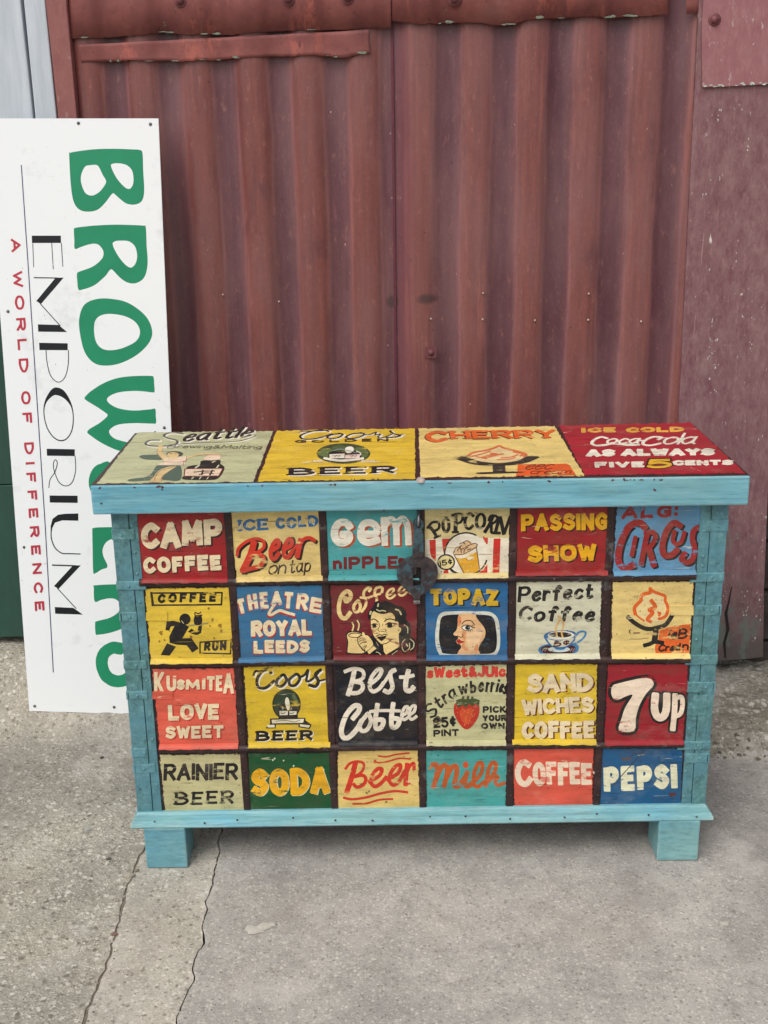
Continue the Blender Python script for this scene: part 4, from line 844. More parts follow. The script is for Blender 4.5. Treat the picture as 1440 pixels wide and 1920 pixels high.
def a_popcorn(A):
    L = (234, 222, 196)
    A.fill(L, [(32, 572), (200, 555), (700, 545), (1312, 548), (1306, 1112), (225, 1125), (34, 1128)], False); S = (204, 44, 34)
    for q in ([(120, 580), (215, 572), (220, 820), (215, 900), (150, 830), (130, 760)], [(310, 562), (440, 556), (400, 650), (345, 800), (322, 720)], [(915, 540), (1000, 545), (995, 640), (975, 640), (940, 580)], [(1085, 560), (1190, 556), (1180, 800), (1168, 1118), (1066, 1112), (1074, 800)], [(860, 1068), (930, 1020), (992, 940), (990, 1100), (880, 1095)], [(335, 1040), (400, 1030), (412, 1085), (330, 1092)]): A.fill(S, q, False)
    A.fill((236, 226, 204), ell(672, 790, 318, 318, 40)); A.line(BLACK, 24, ell(672, 790, 322, 318, 40)[2:34]+[], True)
    A.fill((222, 186, 140), [(500, 790), (520, 720), (590, 650), (650, 610), (720, 600), (790, 640), (842, 650), (825, 700), (740, 760), (640, 800)])
    A.fill((220, 160, 34), [(512, 840), (600, 860), (720, 800), (832, 750), (872, 1000), (850, 1050), (760, 1085), (690, 1128), (640, 1100), (600, 1010)], False)
    A.fill(L, [(490, 802), (640, 800), (820, 690), (838, 745), (740, 800), (640, 850), (540, 850)])
    Bn = (92, 40, 26)
    for p in ([(490, 800), (560, 930), (640, 1085)], [(825, 690), (845, 820), (872, 1010)], [(490, 800), (600, 798), (660, 780), (760, 725), (822, 692)], [(480, 780), (520, 700), (580, 690), (600, 770)], [(570, 640), (620, 620), (660, 640)], [(620, 620), (690, 590), (740, 630)], [(750, 645), (800, 630), (840, 650), (820, 690)], [(640, 770), (650, 720), (700, 690)], [(660, 690), (700, 665), (740, 650)], [(690, 730), (740, 710)], [(540, 740), (600, 660)], [(640, 700), (600, 720)]): A.line(Bn, 13, p, n=4)
    A.fill((240, 222, 180), ell(738, 852, 60, 26, 16, .3)); A.line((150, 96, 20), 8, [(680, 860), (690, 885), (740, 880), (785, 850)])
    for x, y in ((630, 980), (750, 968), (700, 1040)): A.fill((238, 208, 110), ell(x, y, 12, 9, 8))
    A.fill((226, 208, 146), ell(372, 912, 118, 108, 24)); A.line(BLACK, 22, ell(372, 912, 122, 110, 24), closed=True); A.line(BLACK, 20, [(430, 1010), (470, 1055), (590, 1090)])
    A.text(BLACK, 19, '15\xa2', 285, 978, 470, 940, 88, gap=.5)
    K = dict(nib=.25)
    A.line(BLACK, 52, [(110, 375), (165, 425), (230, 530)], n=4); A.line(BLACK, 40, [(95, 395), (160, 320), (240, 310), (270, 350), (255, 410), (205, 440)]); A.line(BLACK, 34, [(195, 550), (240, 525), (285, 512)])
    A.text(BLACK, 50, 'O', 303, 484, 441, 480, 262, jit=0, **K); A.line(BLACK, 62, [(515, 200), (512, 455)], False); A.line(BLACK, 38, [(462, 210), (540, 188), (605, 195), (620, 250), (590, 310), (530, 335)]); A.line(BLACK, 36, [(470, 462), (550, 460)], False)
    A.text(BLACK, 48, 'C', 622, 446, 790, 430, 278, sl=.15, jit=0, **K); A.text(BLACK, 50, 'O', 798, 436, 970, 420, 262, sl=.12, jit=0, **K)
    A.line(BLACK, 52, [(1075, 215), (1030, 330), (955, 455)]); A.line(BLACK, 38, [(1010, 285), (1040, 220), (1120, 220), (1140, 265), (1090, 320), (1040, 335)]); A.line(BLACK, 44, [(1050, 345), (1050, 450), (1070, 470), (1175, 475)])
    A.line(BLACK, 52, [(1170, 245), (1110, 465)], False); A.line(BLACK, 56, [(1185, 245), (1235, 480)], False); A.line(BLACK, 46, [(1330, 235), (1245, 475)], False)
def a_show(A):
    A.text(GOLD, 27, 'PASSING', 122, 188, 655, 176, 108, gap=.2, sh=(8, 8, (40, 14, 14))); A.text(GOLD, 30, 'SHOW', 162, 374, 585, 362, 106, gap=.2, sh=(9, 8, (40, 14, 14)))
def a_circus(A):
    M_ = (150, 40, 38)
    A.text(M_, 22, 'ALG:', 735, 112, 1080, 96, 80, sl=.15, gap=.8)
    def w_(c, dx, dy):
        P = lambda pts: [(x+dx, y+dy) for x, y in pts]
        A.line(c, 42, P([(878, 160), (845, 130), (780, 160), (730, 265), (718, 365), (755, 408), (808, 392)])); A.line(c, 27, P([(822, 222), (800, 330)]), False)
        A.line(c, 33, P([(895, 195), (875, 290), (858, 385)]), False); A.line(c, 30, P([(885, 195), (930, 190), (945, 225), (915, 275), (880, 290)])); A.line(c, 38, P([(905, 290), (920, 340), (935, 390)]))
        A.line(c, 38, P([(1098, 150), (1058, 132), (1015, 180), (988, 270), (1000, 330), (1045, 328), (1078, 298)])); A.line(c, 26, P([(1062, 185), (1052, 240), (1075, 262), (1105, 245), (1122, 190)]))
        A.line(c, 34, [(x+dx, y+dy) for x, y in ((1208, 160), (1180, 180), (1172, 230), (1185, 290), (1175, 350), (1140, 375), (1105, 355), (1125, 320))])
    w_(BLACK, 12, 9); w_(M_, 0, 0)
def a_run(A):
    K = BLACK
    A.line(K, 11, [(287, 590), (742, 587), (738, 664), (294, 668)], False, True); A.line(K, 16, [(287, 588), (298, 668)], False); A.text(K, 18, 'COFFEE', 325, 655, 702, 648, 62, gap=1.0, sl=.12)
    A.fill(K, ell(504, 757, 36, 36)); A.line((222, 210, 150), 4, [(482, 768), (494, 784)], False)
    A.fill(K, [(385, 772), (430, 767), (480, 780), (530, 805), (505, 850), (486, 880), (545, 878), (592, 945), (550, 972), (515, 925), (455, 922), (405, 910), (402, 870), (436, 800), (412, 805), (402, 832), (378, 828)], False)
    A.fill(K, [(388, 912), (446, 934), (405, 992), (347, 988)], False); A.fill(K, [(520, 838), (545, 818), (582, 838), (592, 800), (614, 795), (608, 845), (580, 860), (550, 852)], False)
    A.line((150, 140, 100), 9, [(525, 800), (650, 784)], False); A.fill(K, [(565, 790), (562, 745), (585, 730), (612, 745), (608, 790)]); A.line(K, 7, [(570, 740), (568, 715), (590, 722), (605, 712)]); A.line(K, 7, [(590, 735), (612, 730), (600, 745)])
    A.line(K, 9, [(600, 905), (800, 893), (796, 980), (600, 975)], False, True); A.text(K, 16, 'RUN', 625, 963, 768, 957, 58, gap=.6, sl=.1)
    for x, y, r in ((350, 845, 13), (340, 900, 9), (655, 690, 8), (680, 760, 10), (665, 800, 9), (730, 800, 14), (735, 835, 11), (545, 870, 10), (690, 880, 9), (372, 893, 8)): A.fill((150, 112, 44), [(x+r*A.rng.uniform(.5, 1.3)*math.cos(q), y+r*A.rng.uniform(.4, 1.5)*math.sin(q)) for q in [i*math.pi/4 for i in range(8)]], False)
def a_theatre(A):
    S = (176, 44, 40)
    for q in range(7):
        ch = 'THEATRE'[q]; x0 = 850+q*77; yb = (722, 700, 690, 668, 690, 698, 716)[q]; x0 = (848, 915, 990, 1058, 1135, 1215, 1300)[q]; x1 = (905, 978, 1045, 1128, 1195, 1290, 1382)[q]; hh = (98, 108, 108, 92, 108, 108, 98)[q]; t = (q-3)*6
        A.text(CREAM, 25, ch, x0, yb-t*.4, x1, yb+t*.4, hh, sh=(-5, 7, S, 27), jit=0)
    A.line(S, 18, [(1090, 655), (1040, 728), (1058, 740), (1100, 712), (1160, 728), (1210, 742)]); A.line(CREAM, 18, [(1095, 640), (1045, 715), (1060, 728), (1110, 702), (1160, 715), (1205, 728)])
    A.text(CREAM, 29, 'ROYAL', 928, 870, 1322, 862, 106, gap=.1, sh=(6, 9, S)); A.text(CREAM, 25, 'LEEDS', 945, 977, 1306, 974, 84, gap=.3, sh=(-5, 7, S))
def a_woman(A):
    Cc = (236, 206, 138); K = BLACK
    A.line(Cc, 62, [(318, 322), (290, 280), (300, 330), (345, 310), (372, 250), (350, 195), (300, 190), (240, 250), (205, 350), (198, 470), (235, 560), (300, 575), (360, 500)])
    A.line(Cc, 44, [(465, 330), (415, 400), (430, 475), (480, 478), (512, 410), (490, 330)], closed=True); A.line(Cc, 40, [(640, 180), (662, 150), (630, 132), (570, 180), (560, 250), (590, 310), (585, 400), (530, 480)]); A.line(Cc, 34, [(515, 275), (620, 280), (700, 250), (800, 220)])
    A.line(Cc, 40, [(825, 195), (832, 140), (790, 122), (735, 150), (722, 220), (750, 290), (750, 325)]); 
    for dx, dy in ((0, 0), (172, -42)): A.line(Cc, 32, [(895+dx, 240+dy), (960+dx, 225+dy), (1000+dx, 170+dy), (985+dx, 145+dy), (930+dx, 170+dy), (893+dx, 235+dy), (920+dx, 285+dy), (970+dx, 280+dy), (1015+dx, 240+dy)])
    A.line(Cc, 24, [(1228, 205), (1255, 222)], False)
    A.fill(K, [(625, 590), (625, 500), (660, 450), (700, 400), (720, 345), (800, 318), (900, 325), (980, 360), (1040, 395), (1100, 400), (1165, 450), (1185, 520), (1180, 600), (1235, 650), (1252, 740), (1245, 840), (1300, 880), (1328, 960), (1305, 1050), (1220, 1108), (1140, 1092), (1080, 1040), (980, 1127), (640, 1122), (740, 1020), (700, 960), (640, 860), (690, 820), (662, 700), (660, 610)])
    A.fill(Cc, [(838, 930), (1072, 860), (1082, 1000), (990, 1050), (890, 1112), (855, 1070)], False)
    A.fill(Cc, [(668, 560), (700, 478), (760, 500), (850, 516), (950, 496), (1010, 545), (1018, 622), (1062, 632), (1070, 730), (1066, 880), (985, 925), (900, 955), (830, 958), (765, 905), (702, 820), (668, 700)])
    A.fill(Cc, [(1058, 725), (1090, 712), (1106, 740), (1090, 782), (1060, 792)]); A.line(K, 6, [(1062, 740), (1068, 765), (1082, 740)])
    for wd_, p in ((15, [(676, 602), (700, 588), (735, 600), (772, 630)]), (17, [(866, 622), (900, 596), (950, 588), (1012, 602)]), (11, [(672, 672), (715, 654), (765, 672)]), (8, [(678, 708), (720, 718), (756, 696)]), (15, [(880, 672), (925, 642), (970, 648), (1022, 654)]), (9, [(898, 700), (950, 712), (998, 685), (1022, 655)]), (9, [(780, 642), (792, 690), (768, 742), (792, 775)]), (9, [(810, 772), (832, 764), (858, 775)]), (7, [(832, 690), (840, 662)]), (9, [(872, 740), (888, 756), (872, 776)]), (13, [(738, 842), (790, 818), (825, 826), (862, 812), (905, 820)]), (13, [(832, 958), (900, 938), (970, 884)]), (11, [(1082, 1000), (990, 1052), (892, 1112)])): A.line(K, wd_, p)
    A.fill(K, ell(714, 682, 30, 28, 14)); A.fill(K, ell(940, 676, 38, 34, 14)); A.fill(K, [(756, 848), (820, 842), (892, 834), (860, 880), (820, 908), (785, 885)])
    I = (206, 196, 150)
    for wd_, p in ((20, [(774, 368), (766, 402)]), (16, [(750, 450), (790, 472), (830, 464), (880, 474)]), (22, [(1024, 448), (1075, 465), (1106, 522)]), (26, [(664, 482), (654, 515)]), (14, [(1152, 675), (1200, 715), (1202, 790)]), (13, [(1162, 885), (1122, 940), (1125, 1020), (1165, 1062), (1225, 1015), (1228, 940)]), (14, [(1240, 882), (1290, 930), (1285, 1000), (1240, 1040)]), (20, [(1182, 950), (1200, 982)]), (12, [(745, 1070), (780, 1080), (810, 1112)]), (10, [(975, 1105), (1050, 1050)]), (6, [(745, 925), (775, 980)])): A.line(I, wd_, p)
    A.fill(K, [(296, 815), (340, 768), (440, 760), (540, 790), (560, 860), (500, 930), (560, 1030), (600, 1070), (545, 1106), (330, 1098), (305, 1060), (316, 920)])
    A.fill(Cc, [(316, 832), (350, 788), (440, 780), (525, 806), (530, 850), (485, 920), (528, 1030), (566, 1060), (540, 1086), (344, 1080), (326, 1040), (334, 920)]); A.line(K, 12, ell(432, 826, 92, 32, 20), closed=True)
    A.fill(K, [(470, 858), (552, 812), (640, 826), (712, 960), (760, 1012), (630, 1112), (560, 1050), (480, 960)]); A.fill(Cc, [(482, 868), (560, 828), (632, 840), (698, 962), (600, 1055), (570, 1040), (490, 950)]); A.fill(Cc, [(612, 1062), (706, 982), (748, 1015), (640, 1102)], False)
    A.fill(Cc, [(540, 825), (540, 785), (565, 785), (580, 830)])
    for p in ([(490, 885), (530, 865), (575, 868)], [(488, 918), (530, 895), (592, 890)], [(505, 950), (550, 930), (600, 930)], [(560, 990), (600, 975), (585, 1010)], [(560, 990), (580, 1050)]): A.line(K, 9, p)
    for p in ([(392, 640), (412, 690), (395, 755)], [(468, 610), (492, 670), (478, 748)]): A.line(K, 26, [(x+9, y) for x, y in p]); A.line(Cc, 22, p)
def a_topaz(A):
    A.frame(*R2); A.text((214, 172, 34), 35, 'TOPAZ', 780, 742, 1268, 738, 120, gap=.18, sh=(12, 9, (18, 22, 30)))
    A.frame(*FT); A.fill((206, 206, 190), [(160, 400), (190, 240), (270, 160), (450, 145), (700, 140), (1000, 145), (1120, 180), (1200, 270), (1230, 420), (1242, 650), (1220, 800), (1160, 885), (1050, 922), (670, 926), (290, 920), (190, 830), (150, 700), (145, 520)])
    A.fill((24, 24, 28), [(220, 400), (240, 275), (310, 215), (550, 198), (820, 198), (1050, 215), (1130, 270), (1165, 400), (1186, 600), (1170, 780), (1090, 852), (880, 866), (330, 862), (245, 785), (208, 600)])
    SK = (226, 180, 130)
    A.fill(SK, [(560, 190), (690, 180), (815, 195), (840, 250), (880, 305), (950, 390), (992, 480), (975, 590), (910, 690), (872, 790), (885, 885), (550, 885), (535, 825), (575, 770), (580, 735), (560, 700), (518, 690), (500, 640), (528, 605), (522, 565), (470, 552), (452, 520), (505, 455), (522, 360), (528, 255)])
    A.fill((234, 196, 150), [(690, 470), (820, 440), (930, 500), (900, 640), (840, 760), (740, 800), (680, 680)]); A.fill((214, 134, 84), [(532, 255), (560, 215), (585, 300), (560, 380), (528, 400)]); A.fill((216, 146, 96), [(610, 480), (660, 500), (650, 620), (640, 720), (700, 800), (640, 800), (590, 740), (600, 690), (640, 650), (600, 590)])
    A.fill((218, 150, 104), [(800, 780), (840, 700), (870, 720), (865, 800), (830, 850)])
    A.fill((176, 40, 34), [(504, 640), (545, 612), (585, 640), (640, 655), (592, 682), (532, 692)]); A.line((110, 24, 24), 7, [(510, 650), (570, 650), (636, 656)])
    A.fill((232, 224, 206), [(592, 420), (640, 385), (730, 395), (765, 430), (710, 462), (640, 460)]); A.fill((30, 30, 34), ell(692, 422, 42, 38, 16)); A.fill((220, 214, 200), ell(712, 412, 8, 9, 8))
    for wd_, p in ((15, [(590, 410), (640, 380), (720, 385), (765, 415), (810, 420)]), (12, [(592, 420), (620, 455), (690, 472), (760, 445)]), (15, [(595, 358), (640, 312), (700, 298), (760, 312), (806, 372)]), (9, [(765, 400), (800, 380)]), (9, [(755, 395), (775, 372)]), (9, [(760, 450), (780, 465)]), (9, [(735, 462), (742, 488)]), (9, [(715, 468), (712, 488)]), (12, [(520, 556), (575, 582), (612, 562), (598, 528)])): A.line((40, 26, 26), wd_, p)
    A.fill((190, 50, 30), ell(565, 322, 14, 11, 10))
    for x, y in ((355, 405), (400, 498), (1030, 440), (1035, 485), (1125, 662), (985, 802), (1065, 800), (940, 290), (485, 650)): A.fill((96, 100, 104), ell(x, y, 9, 6, 6), False)
def a_perfect(A):
    A.text(BLACK, 54, 'Perfect', 78, 404, 1225, 350, 250, sl=.13, nib=.25, gap=.2, jit=.02); A.text(BLACK, 54, 'Coffee', 82, 692, 1240, 690, 248, sl=.15, nib=.25, gap=.4, jit=.02)
    Bl = (58, 124, 172); Bd = (44, 100, 150)
    A.fill(Bl, [(392, 1110), (440, 1050), (540, 1020), (700, 1010), (900, 1010), (985, 1035), (1002, 1085), (960, 1150), (800, 1190), (600, 1190), (450, 1175)]); A.fill((64, 26, 32), [(425, 1105), (470, 1060), (560, 1035), (830, 1035), (930, 1050), (955, 1095), (900, 1155), (700, 1172), (500, 1160)])
    for x in (450, 490, 870, 910): A.line((190, 160, 160), 8, [(x, 1130), (x+34, 1085)], False)
    A.fill((196, 206, 200), ell(705, 1100, 165, 42, 20)); A.fill(Bl, ell(720, 1085, 80, 24, 16))
    A.line(Bl, 30, [(955, 900), (1000, 845), (1070, 830), (1105, 860), (1070, 930), (1000, 985), (930, 1020)])
    A.fill(Bd, [(478, 890), (560, 838), (740, 815), (900, 825), (962, 870), (935, 980), (860, 1050), (760, 1090), (620, 1072), (540, 1010), (495, 950)]); A.fill(IVORY, [(540, 950), (700, 975), (920, 925), (870, 1010), (790, 1058), (640, 1060), (575, 1015)])
    A.fill((224, 222, 208), ell(735, 888, 196, 64, 24)); A.fill((38, 22, 20), ell(722, 882, 170, 42, 22)); A.text((80, 28, 28), 22, '5\xa2', 612, 1068, 856, 1036, 88, sl=.25, gap=.6)
    T = (214, 168, 96); A.line(T, 26, [(676, 925), (668, 860), (655, 780), (700, 690), (725, 630), (690, 600)]); A.line(T, 26, [(760, 915), (745, 850), (765, 760), (770, 700), (730, 650)])
def a_ice(A):
    O = (222, 98, 36); K = BLACK
    A.fill(O, [(655, 775), (760, 735), (880, 715), (1000, 690), (1096, 685), (1076, 1100), (600, 1115), (590, 1000), (640, 900)], False)
    A.fill((232, 208, 148), [(310, 530), (300, 450), (370, 390), (400, 290), (500, 245), (560, 200), (700, 270), (740, 330), (770, 420), (760, 520), (700, 640), (600, 690), (480, 690), (380, 610)])
    for wd_, p in ((52, [(312, 540), (300, 460), (340, 400), (390, 350), (395, 290), (440, 255), (520, 235), (525, 180)]), (44, [(530, 190), (580, 225), (660, 255), (735, 290), (735, 350), (760, 400), (775, 470), (750, 560), (700, 595), (650, 610)]), (56, [(540, 350), (585, 410), (590, 450), (510, 480), (560, 520), (500, 590), (490, 620), (530, 645)]), (24, [(310, 540), (370, 590), (440, 640)]), (36, [(640, 520), (665, 530), (650, 560)])): A.line(O, wd_, p)
    A.line(K, 62, [(210, 585), (280, 650), (380, 715), (470, 750), (560, 750), (640, 730), (730, 700), (800, 620), (860, 510)]); A.line(K, 84, [(605, 745), (600, 820), (585, 930)]); A.line(K, 58, [(445, 985), (520, 965), (590, 935), (700, 950)])
    for p in ([(190, 585), (300, 575)], [(205, 610), (310, 590)]): A.line((226, 206, 160), 9, p, False)
    A.text((40, 20, 18), 30, 'ieB', 765, 900, 1045, 888, 152, sl=.3, gap=.1); A.text((40, 20, 18), 26, 'Cred', 630, 1085, 945, 1062, 112, sl=.25, gap=.02); A.text((40, 20, 18), 26, 'n', 975, 1060, 1070, 1055, 130, sl=.1)
    A.line((110, 90, 60), 8, [(240, 895), (380, 895), (500, 880)]); A.line((130, 104, 70), 20, [(290, 810), (370, 808)]); A.line((50, 40, 34), 12, [(245, 765), (225, 785), (240, 815)])
def a_kus(A):
    S = (186, 44, 40)
    for ch, x0, x1, y0, h in zip('KUSMITEA', (176, 260, 328, 388, 500, 530, 592, 642), (252, 326, 384, 486, 524, 588, 640, 716), (306, 272, 264, 264, 264, 270, 274, 290), (166, 106, 72, 72, 82, 98, 108, 146)): A.text(CREAM, 23, ch, x0, y0, x1, y0, h, sh=(7, 7, S), jit=.015)
    A.text(CREAM, 29, 'LOVE', 272, 472, 618, 462, 108, gap=.2, sh=(8, 7, S)); A.text(CREAM, 22, 'SWEET', 254, 597, 648, 586, 86, gap=.4, sh=(8, 7, S))
def a_oval(A):
    def scr(c, dx, dy, k):
        P = lambda pts: [(x+dx, y+dy) for x, y in pts]
        for wd_, p in ((21, [(965, 150), (950, 122), (905, 140), (872, 195), (880, 245), (930, 250), (985, 205)]), (16, [(848, 165), (862, 138), (900, 140), (970, 120)]), (20, [(1040, 165), (1005, 200), (1008, 235), (1040, 238), (1070, 200), (1055, 165), (1040, 165)]), (20, [(1130, 160), (1090, 195), (1095, 232), (1130, 232), (1160, 190), (1145, 160), (1130, 160)]), (13, [(1060, 180), (1090, 200)]), (17, [(1155, 180), (1190, 165), (1215, 130), (1210, 165), (1205, 205), (1240, 195), (1290, 140)]), (22, [(1300, 130), (1265, 160), (1285, 205), (1265, 240), (1225, 232)]), (13, [(1285, 205), (1328, 195)])): A.line(c, wd_+k, P(p))
    scr(WHITE, 8, 9, 2); scr(BLACK, 0, 0, 0)
    A.fill(BLACK, ell(1070, 362, 96, 104, 28)); A.fill((46, 62, 42), ell(1070, 360, 88, 96, 28)); A.fill((92, 106, 72), [(1120, 290), (1145, 340), (1140, 390), (1128, 350), (1108, 310)])
    A.fill(BLACK, [(1020, 378), (1040, 360), (1080, 362), (1088, 378), (1140, 372), (1148, 460), (1015, 458)], False); A.fill((222, 214, 190), [(1022, 406), (1080, 406), (1078, 434), (1024, 436)], False); A.fill((222, 214, 190), [(1088, 408), (1140, 408), (1136, 432), (1090, 434)], False)
    for x in (1040, 1098): A.fill((130, 146, 160), ell(x+4, 390, 6, 9, 8)); A.line(BLACK, 5, [(x-8, 420), (x+4, 424), (x+22, 418)])
    A.fill((232, 224, 196), [(1072, 392), (1060, 350), (1066, 318), (1080, 318), (1090, 345), (1092, 385), (1082, 402)]); W_ = (230, 220, 186)
    A.fill(BLACK, [(958, 458), (1196, 452), (1200, 472), (1240, 500), (1226, 528), (1150, 516), (1150, 498), (1000, 498), (996, 524), (928, 524), (960, 490)], False); A.fill(W_, [(970, 466), (1188, 460), (1182, 486), (972, 490)], False); A.fill(W_, [(938, 500), (990, 500), (990, 518), (944, 518)], False); A.fill(W_, [(1160, 496), (1230, 504), (1220, 520), (1160, 510)], False); A.line((70, 60, 50), 4, [(1000, 476), (1060, 470), (1120, 480), (1160, 470)])
    A.text(BLACK, 21, 'BEER', 862, 612, 1245, 606, 74, nib=.2, serif=1, sl=.08, gap=.8, sh=(8, 5, WHITE))
def a_best(A):
    c = (228, 216, 194); c2 = c
    for wd_, p in ((34, [(245, 140), (225, 230), (200, 310)]), (26, [(178, 148), (240, 128), (300, 142), (310, 185), (280, 210), (240, 218)]), (30, [(240, 220), (295, 232), (302, 270), (265, 300), (205, 300)]), (28, [(360, 235), (415, 190), (438, 140), (410, 135), (365, 190), (352, 250), (375, 290), (420, 270), (450, 230)]), (24, [(440, 250), (480, 190), (515, 138)]), (32, [(530, 138), (500, 160), (505, 210), (515, 260), (490, 295), (460, 285)]), (36, [(628, 145), (610, 220), (612, 275), (640, 285), (662, 262)]), (26, [(572, 188), (620, 186), (662, 176)]),
                   (36, [(235, 480), (275, 430), (278, 395), (240, 395), (185, 460), (152, 560), (165, 615), (205, 615), (260, 560), (295, 500)]), (30, [(335, 452), (285, 520), (295, 568), (335, 560), (362, 500), (345, 450), (335, 452)]), (34, [(408, 385), (395, 480), (398, 550), (435, 545), (450, 495), (405, 490)]), (34, [(520, 378), (508, 470), (512, 540), (548, 535), (562, 490), (520, 480)]), (22, [(358, 432), (450, 425), (565, 428)]),
                   (22, [(585, 460), (615, 440), (625, 400), (600, 405), (580, 460), (595, 490), (625, 475)]), (22, [(640, 455), (670, 430), (676, 392), (650, 400), (632, 455), (650, 488), (684, 468)])): A.line(c, wd_, p)
def a_straw(A):
    A.text((206, 60, 48), 23, 'sWeet&JUic', 758, 198, 1322, 186, 82, gap=.02, jit=.04)
    K = BLACK
    for ch, x0, y0, x1, y1, h in (('S', 795, 496, 850, 440, 112), ('t', 845, 425, 888, 392, 100), ('r', 892, 385, 926, 362, 105), ('a', 928, 358, 985, 326, 105), ('w', 988, 318, 1058, 300, 100), ('b', 1068, 306, 1112, 298, 92), ('e', 1122, 298, 1165, 294, 110), ('r', 1172, 296, 1200, 296, 110), ('r', 1206, 296, 1234, 296, 110), ('i', 1244, 294, 1262, 296, 100), ('e', 1262, 296, 1294, 302, 100), ('s', 1290, 308, 1324, 314, 100)): A.text(K, 17, ch, x0, y0, x1, y1, h, sl=.12, nib=.2, jit=0)
    A.fill((98, 84, 60), [(805, 500), (835, 462), (862, 490), (850, 520), (812, 535)]); A.text(K, 17, '25\xa2', 806, 552, 968, 536, 76, gap=.3); A.text(K, 13, 'PINT', 806, 612, 988, 606, 50, gap=.4)
    A.text(K, 14, 'PICK', 1156, 442, 1322, 440, 50, gap=.4); A.text(K, 14, 'YOUR', 1156, 502, 1324, 500, 46, gap=.3); A.text(K, 14, 'OWN', 1144, 556, 1312, 554, 44, gap=.5)
    A.fill((186, 44, 28), [(950, 400), (970, 368), (1040, 360), (1115, 362), (1132, 400), (1126, 460), (1090, 525), (1044, 558), (1000, 532), (958, 460)]); A.fill((208, 76, 40), [(1000, 420), (1080, 420), (1070, 490), (1035, 520), (1000, 480)])
    for k in range(34):
        x = A.rng.uniform(965, 1118); y = A.rng.uniform(405, 530)
        if abs(x-1042) < 88-(y-400)*.55: A.fill((222, 140, 66), ell(x, y, 3.4, 4.2, 6), False)
    A.fill((58, 74, 38), [(962, 352), (1000, 340), (1045, 344), (1100, 338), (1134, 350), (1128, 392), (1106, 378), (1080, 392), (1060, 378), (1035, 402), (1015, 384), (985, 404), (972, 384)], False)
    for p in ([(1010, 350), (1018, 328)], [(1048, 346), (1052, 324)], [(1080, 346), (1082, 330)]): A.line((58, 74, 38), 15, p, False)
def a_sand(A):
    S = (98, 36, 22)
    A.text(CREAM, 32, 'SAND', 160, 260, 562, 250, 118, gap=.08, sh=(11, 5, S)); A.text(CREAM, 25, 'WICHES', 130, 396, 570, 380, 100, gap=.12, sh=(9, 5, S), sl=-.05); A.text(CREAM, 29, 'COFFEE', 125, 542, 572, 536, 110, gap=.15, sh=(10, 5, S))
def a_seven(A):
    S7 = [(682, 218), (720, 200), (890, 166), (936, 206), (890, 262), (850, 330), (826, 410), (815, 492), (722, 490), (738, 415), (762, 345), (806, 272), (760, 282), (722, 300), (690, 296), (674, 260)]
    U = [(945, 275), (940, 355), (958, 405), (992, 405), (1012, 360), (1015, 275)]; Ps = [(1066, 275), (1062, 380), (1052, 480)]; Pb = [(1070, 292), (1105, 285), (1112, 330), (1100, 385), (1070, 402)]
    A.line(BLACK, 40, S7, closed=True, n=3); A.line(BLACK, 74, U); A.line(BLACK, 62, Ps); A.line(BLACK, 54, Pb)
    I = (238, 216, 190); A.fill(I, S7, n=3); A.line(I, 46, U); A.line(I, 34, Ps); A.line(I, 28, Pb)
    A.line((206, 110, 116), 12, [(1015, 212), (1080, 208), (1130, 206)]); 
def a_rain(A):
    A.text(BLACK, 25, 'RAINIER', 238, 882, 742, 872, 118, gap=.14, nib=.2, sl=.05); A.text(BLACK, 21, 'BEER', 312, 1044, 712, 1036, 94, gap=.9, nib=.2, serif=1, sl=.08)
def a_soda(A):
    A.text(GOLD, 50, 'SODA', 832, 990, 1364, 972, 188, gap=.14, sh=(5, 3, (216, 206, 160), 52))
    for x, y in ((978, 738), (1050, 742), (1118, 778), (990, 728)): A.fill((206, 210, 180), ell(x, y, 6, 7, 6), False)
def a_beer(A):
    c = SCAR
    for wd_, p in ((38, [(250, 805), (225, 900), (192, 1000)]), (20, [(182, 838), (215, 800), (265, 788), (308, 800), (308, 840), (280, 875), (240, 892)]), (26, [(245, 895), (300, 885), (325, 910), (310, 950), (265, 970), (240, 950)]), (28, [(350, 930), (420, 890), (440, 845), (410, 840), (375, 880), (362, 935), (390, 965), (430, 945), (470, 900)]), (28, [(480, 915), (555, 870), (572, 815), (540, 820), (505, 865), (492, 920), (520, 955), (560, 930), (600, 860)]), (34, [(620, 810), (612, 880), (608, 950)]), (24, [(612, 880), (635, 825), (665, 800), (668, 840)]), (14, [(600, 950), (640, 945)])): A.line(c, wd_, p)
    for wd_, p in ((12, [(385, 785), (420, 796), (480, 788), (560, 766), (640, 770)]), (16, [(392, 780), (388, 795)]), (12, [(415, 748), (470, 754), (540, 738), (632, 728)]), (18, [(170, 1045), (230, 1056), (330, 1042), (430, 1015), (530, 998), (620, 1006)]), (14, [(235, 1088), (330, 1085), (420, 1060), (515, 1054)])): A.line(c, wd_, p)
    for x, y in ((330, 1010), (350, 1000), (300, 1120), (290, 950), (470, 1075)): A.fill((96, 78, 48), [(x+10*A.rng.uniform(.4, 1.6)*math.cos(q), y+8*A.rng.uniform(.3, 1.3)*math.sin(q)) for q in [i*math.pi/4 for i in range(8)]], False)
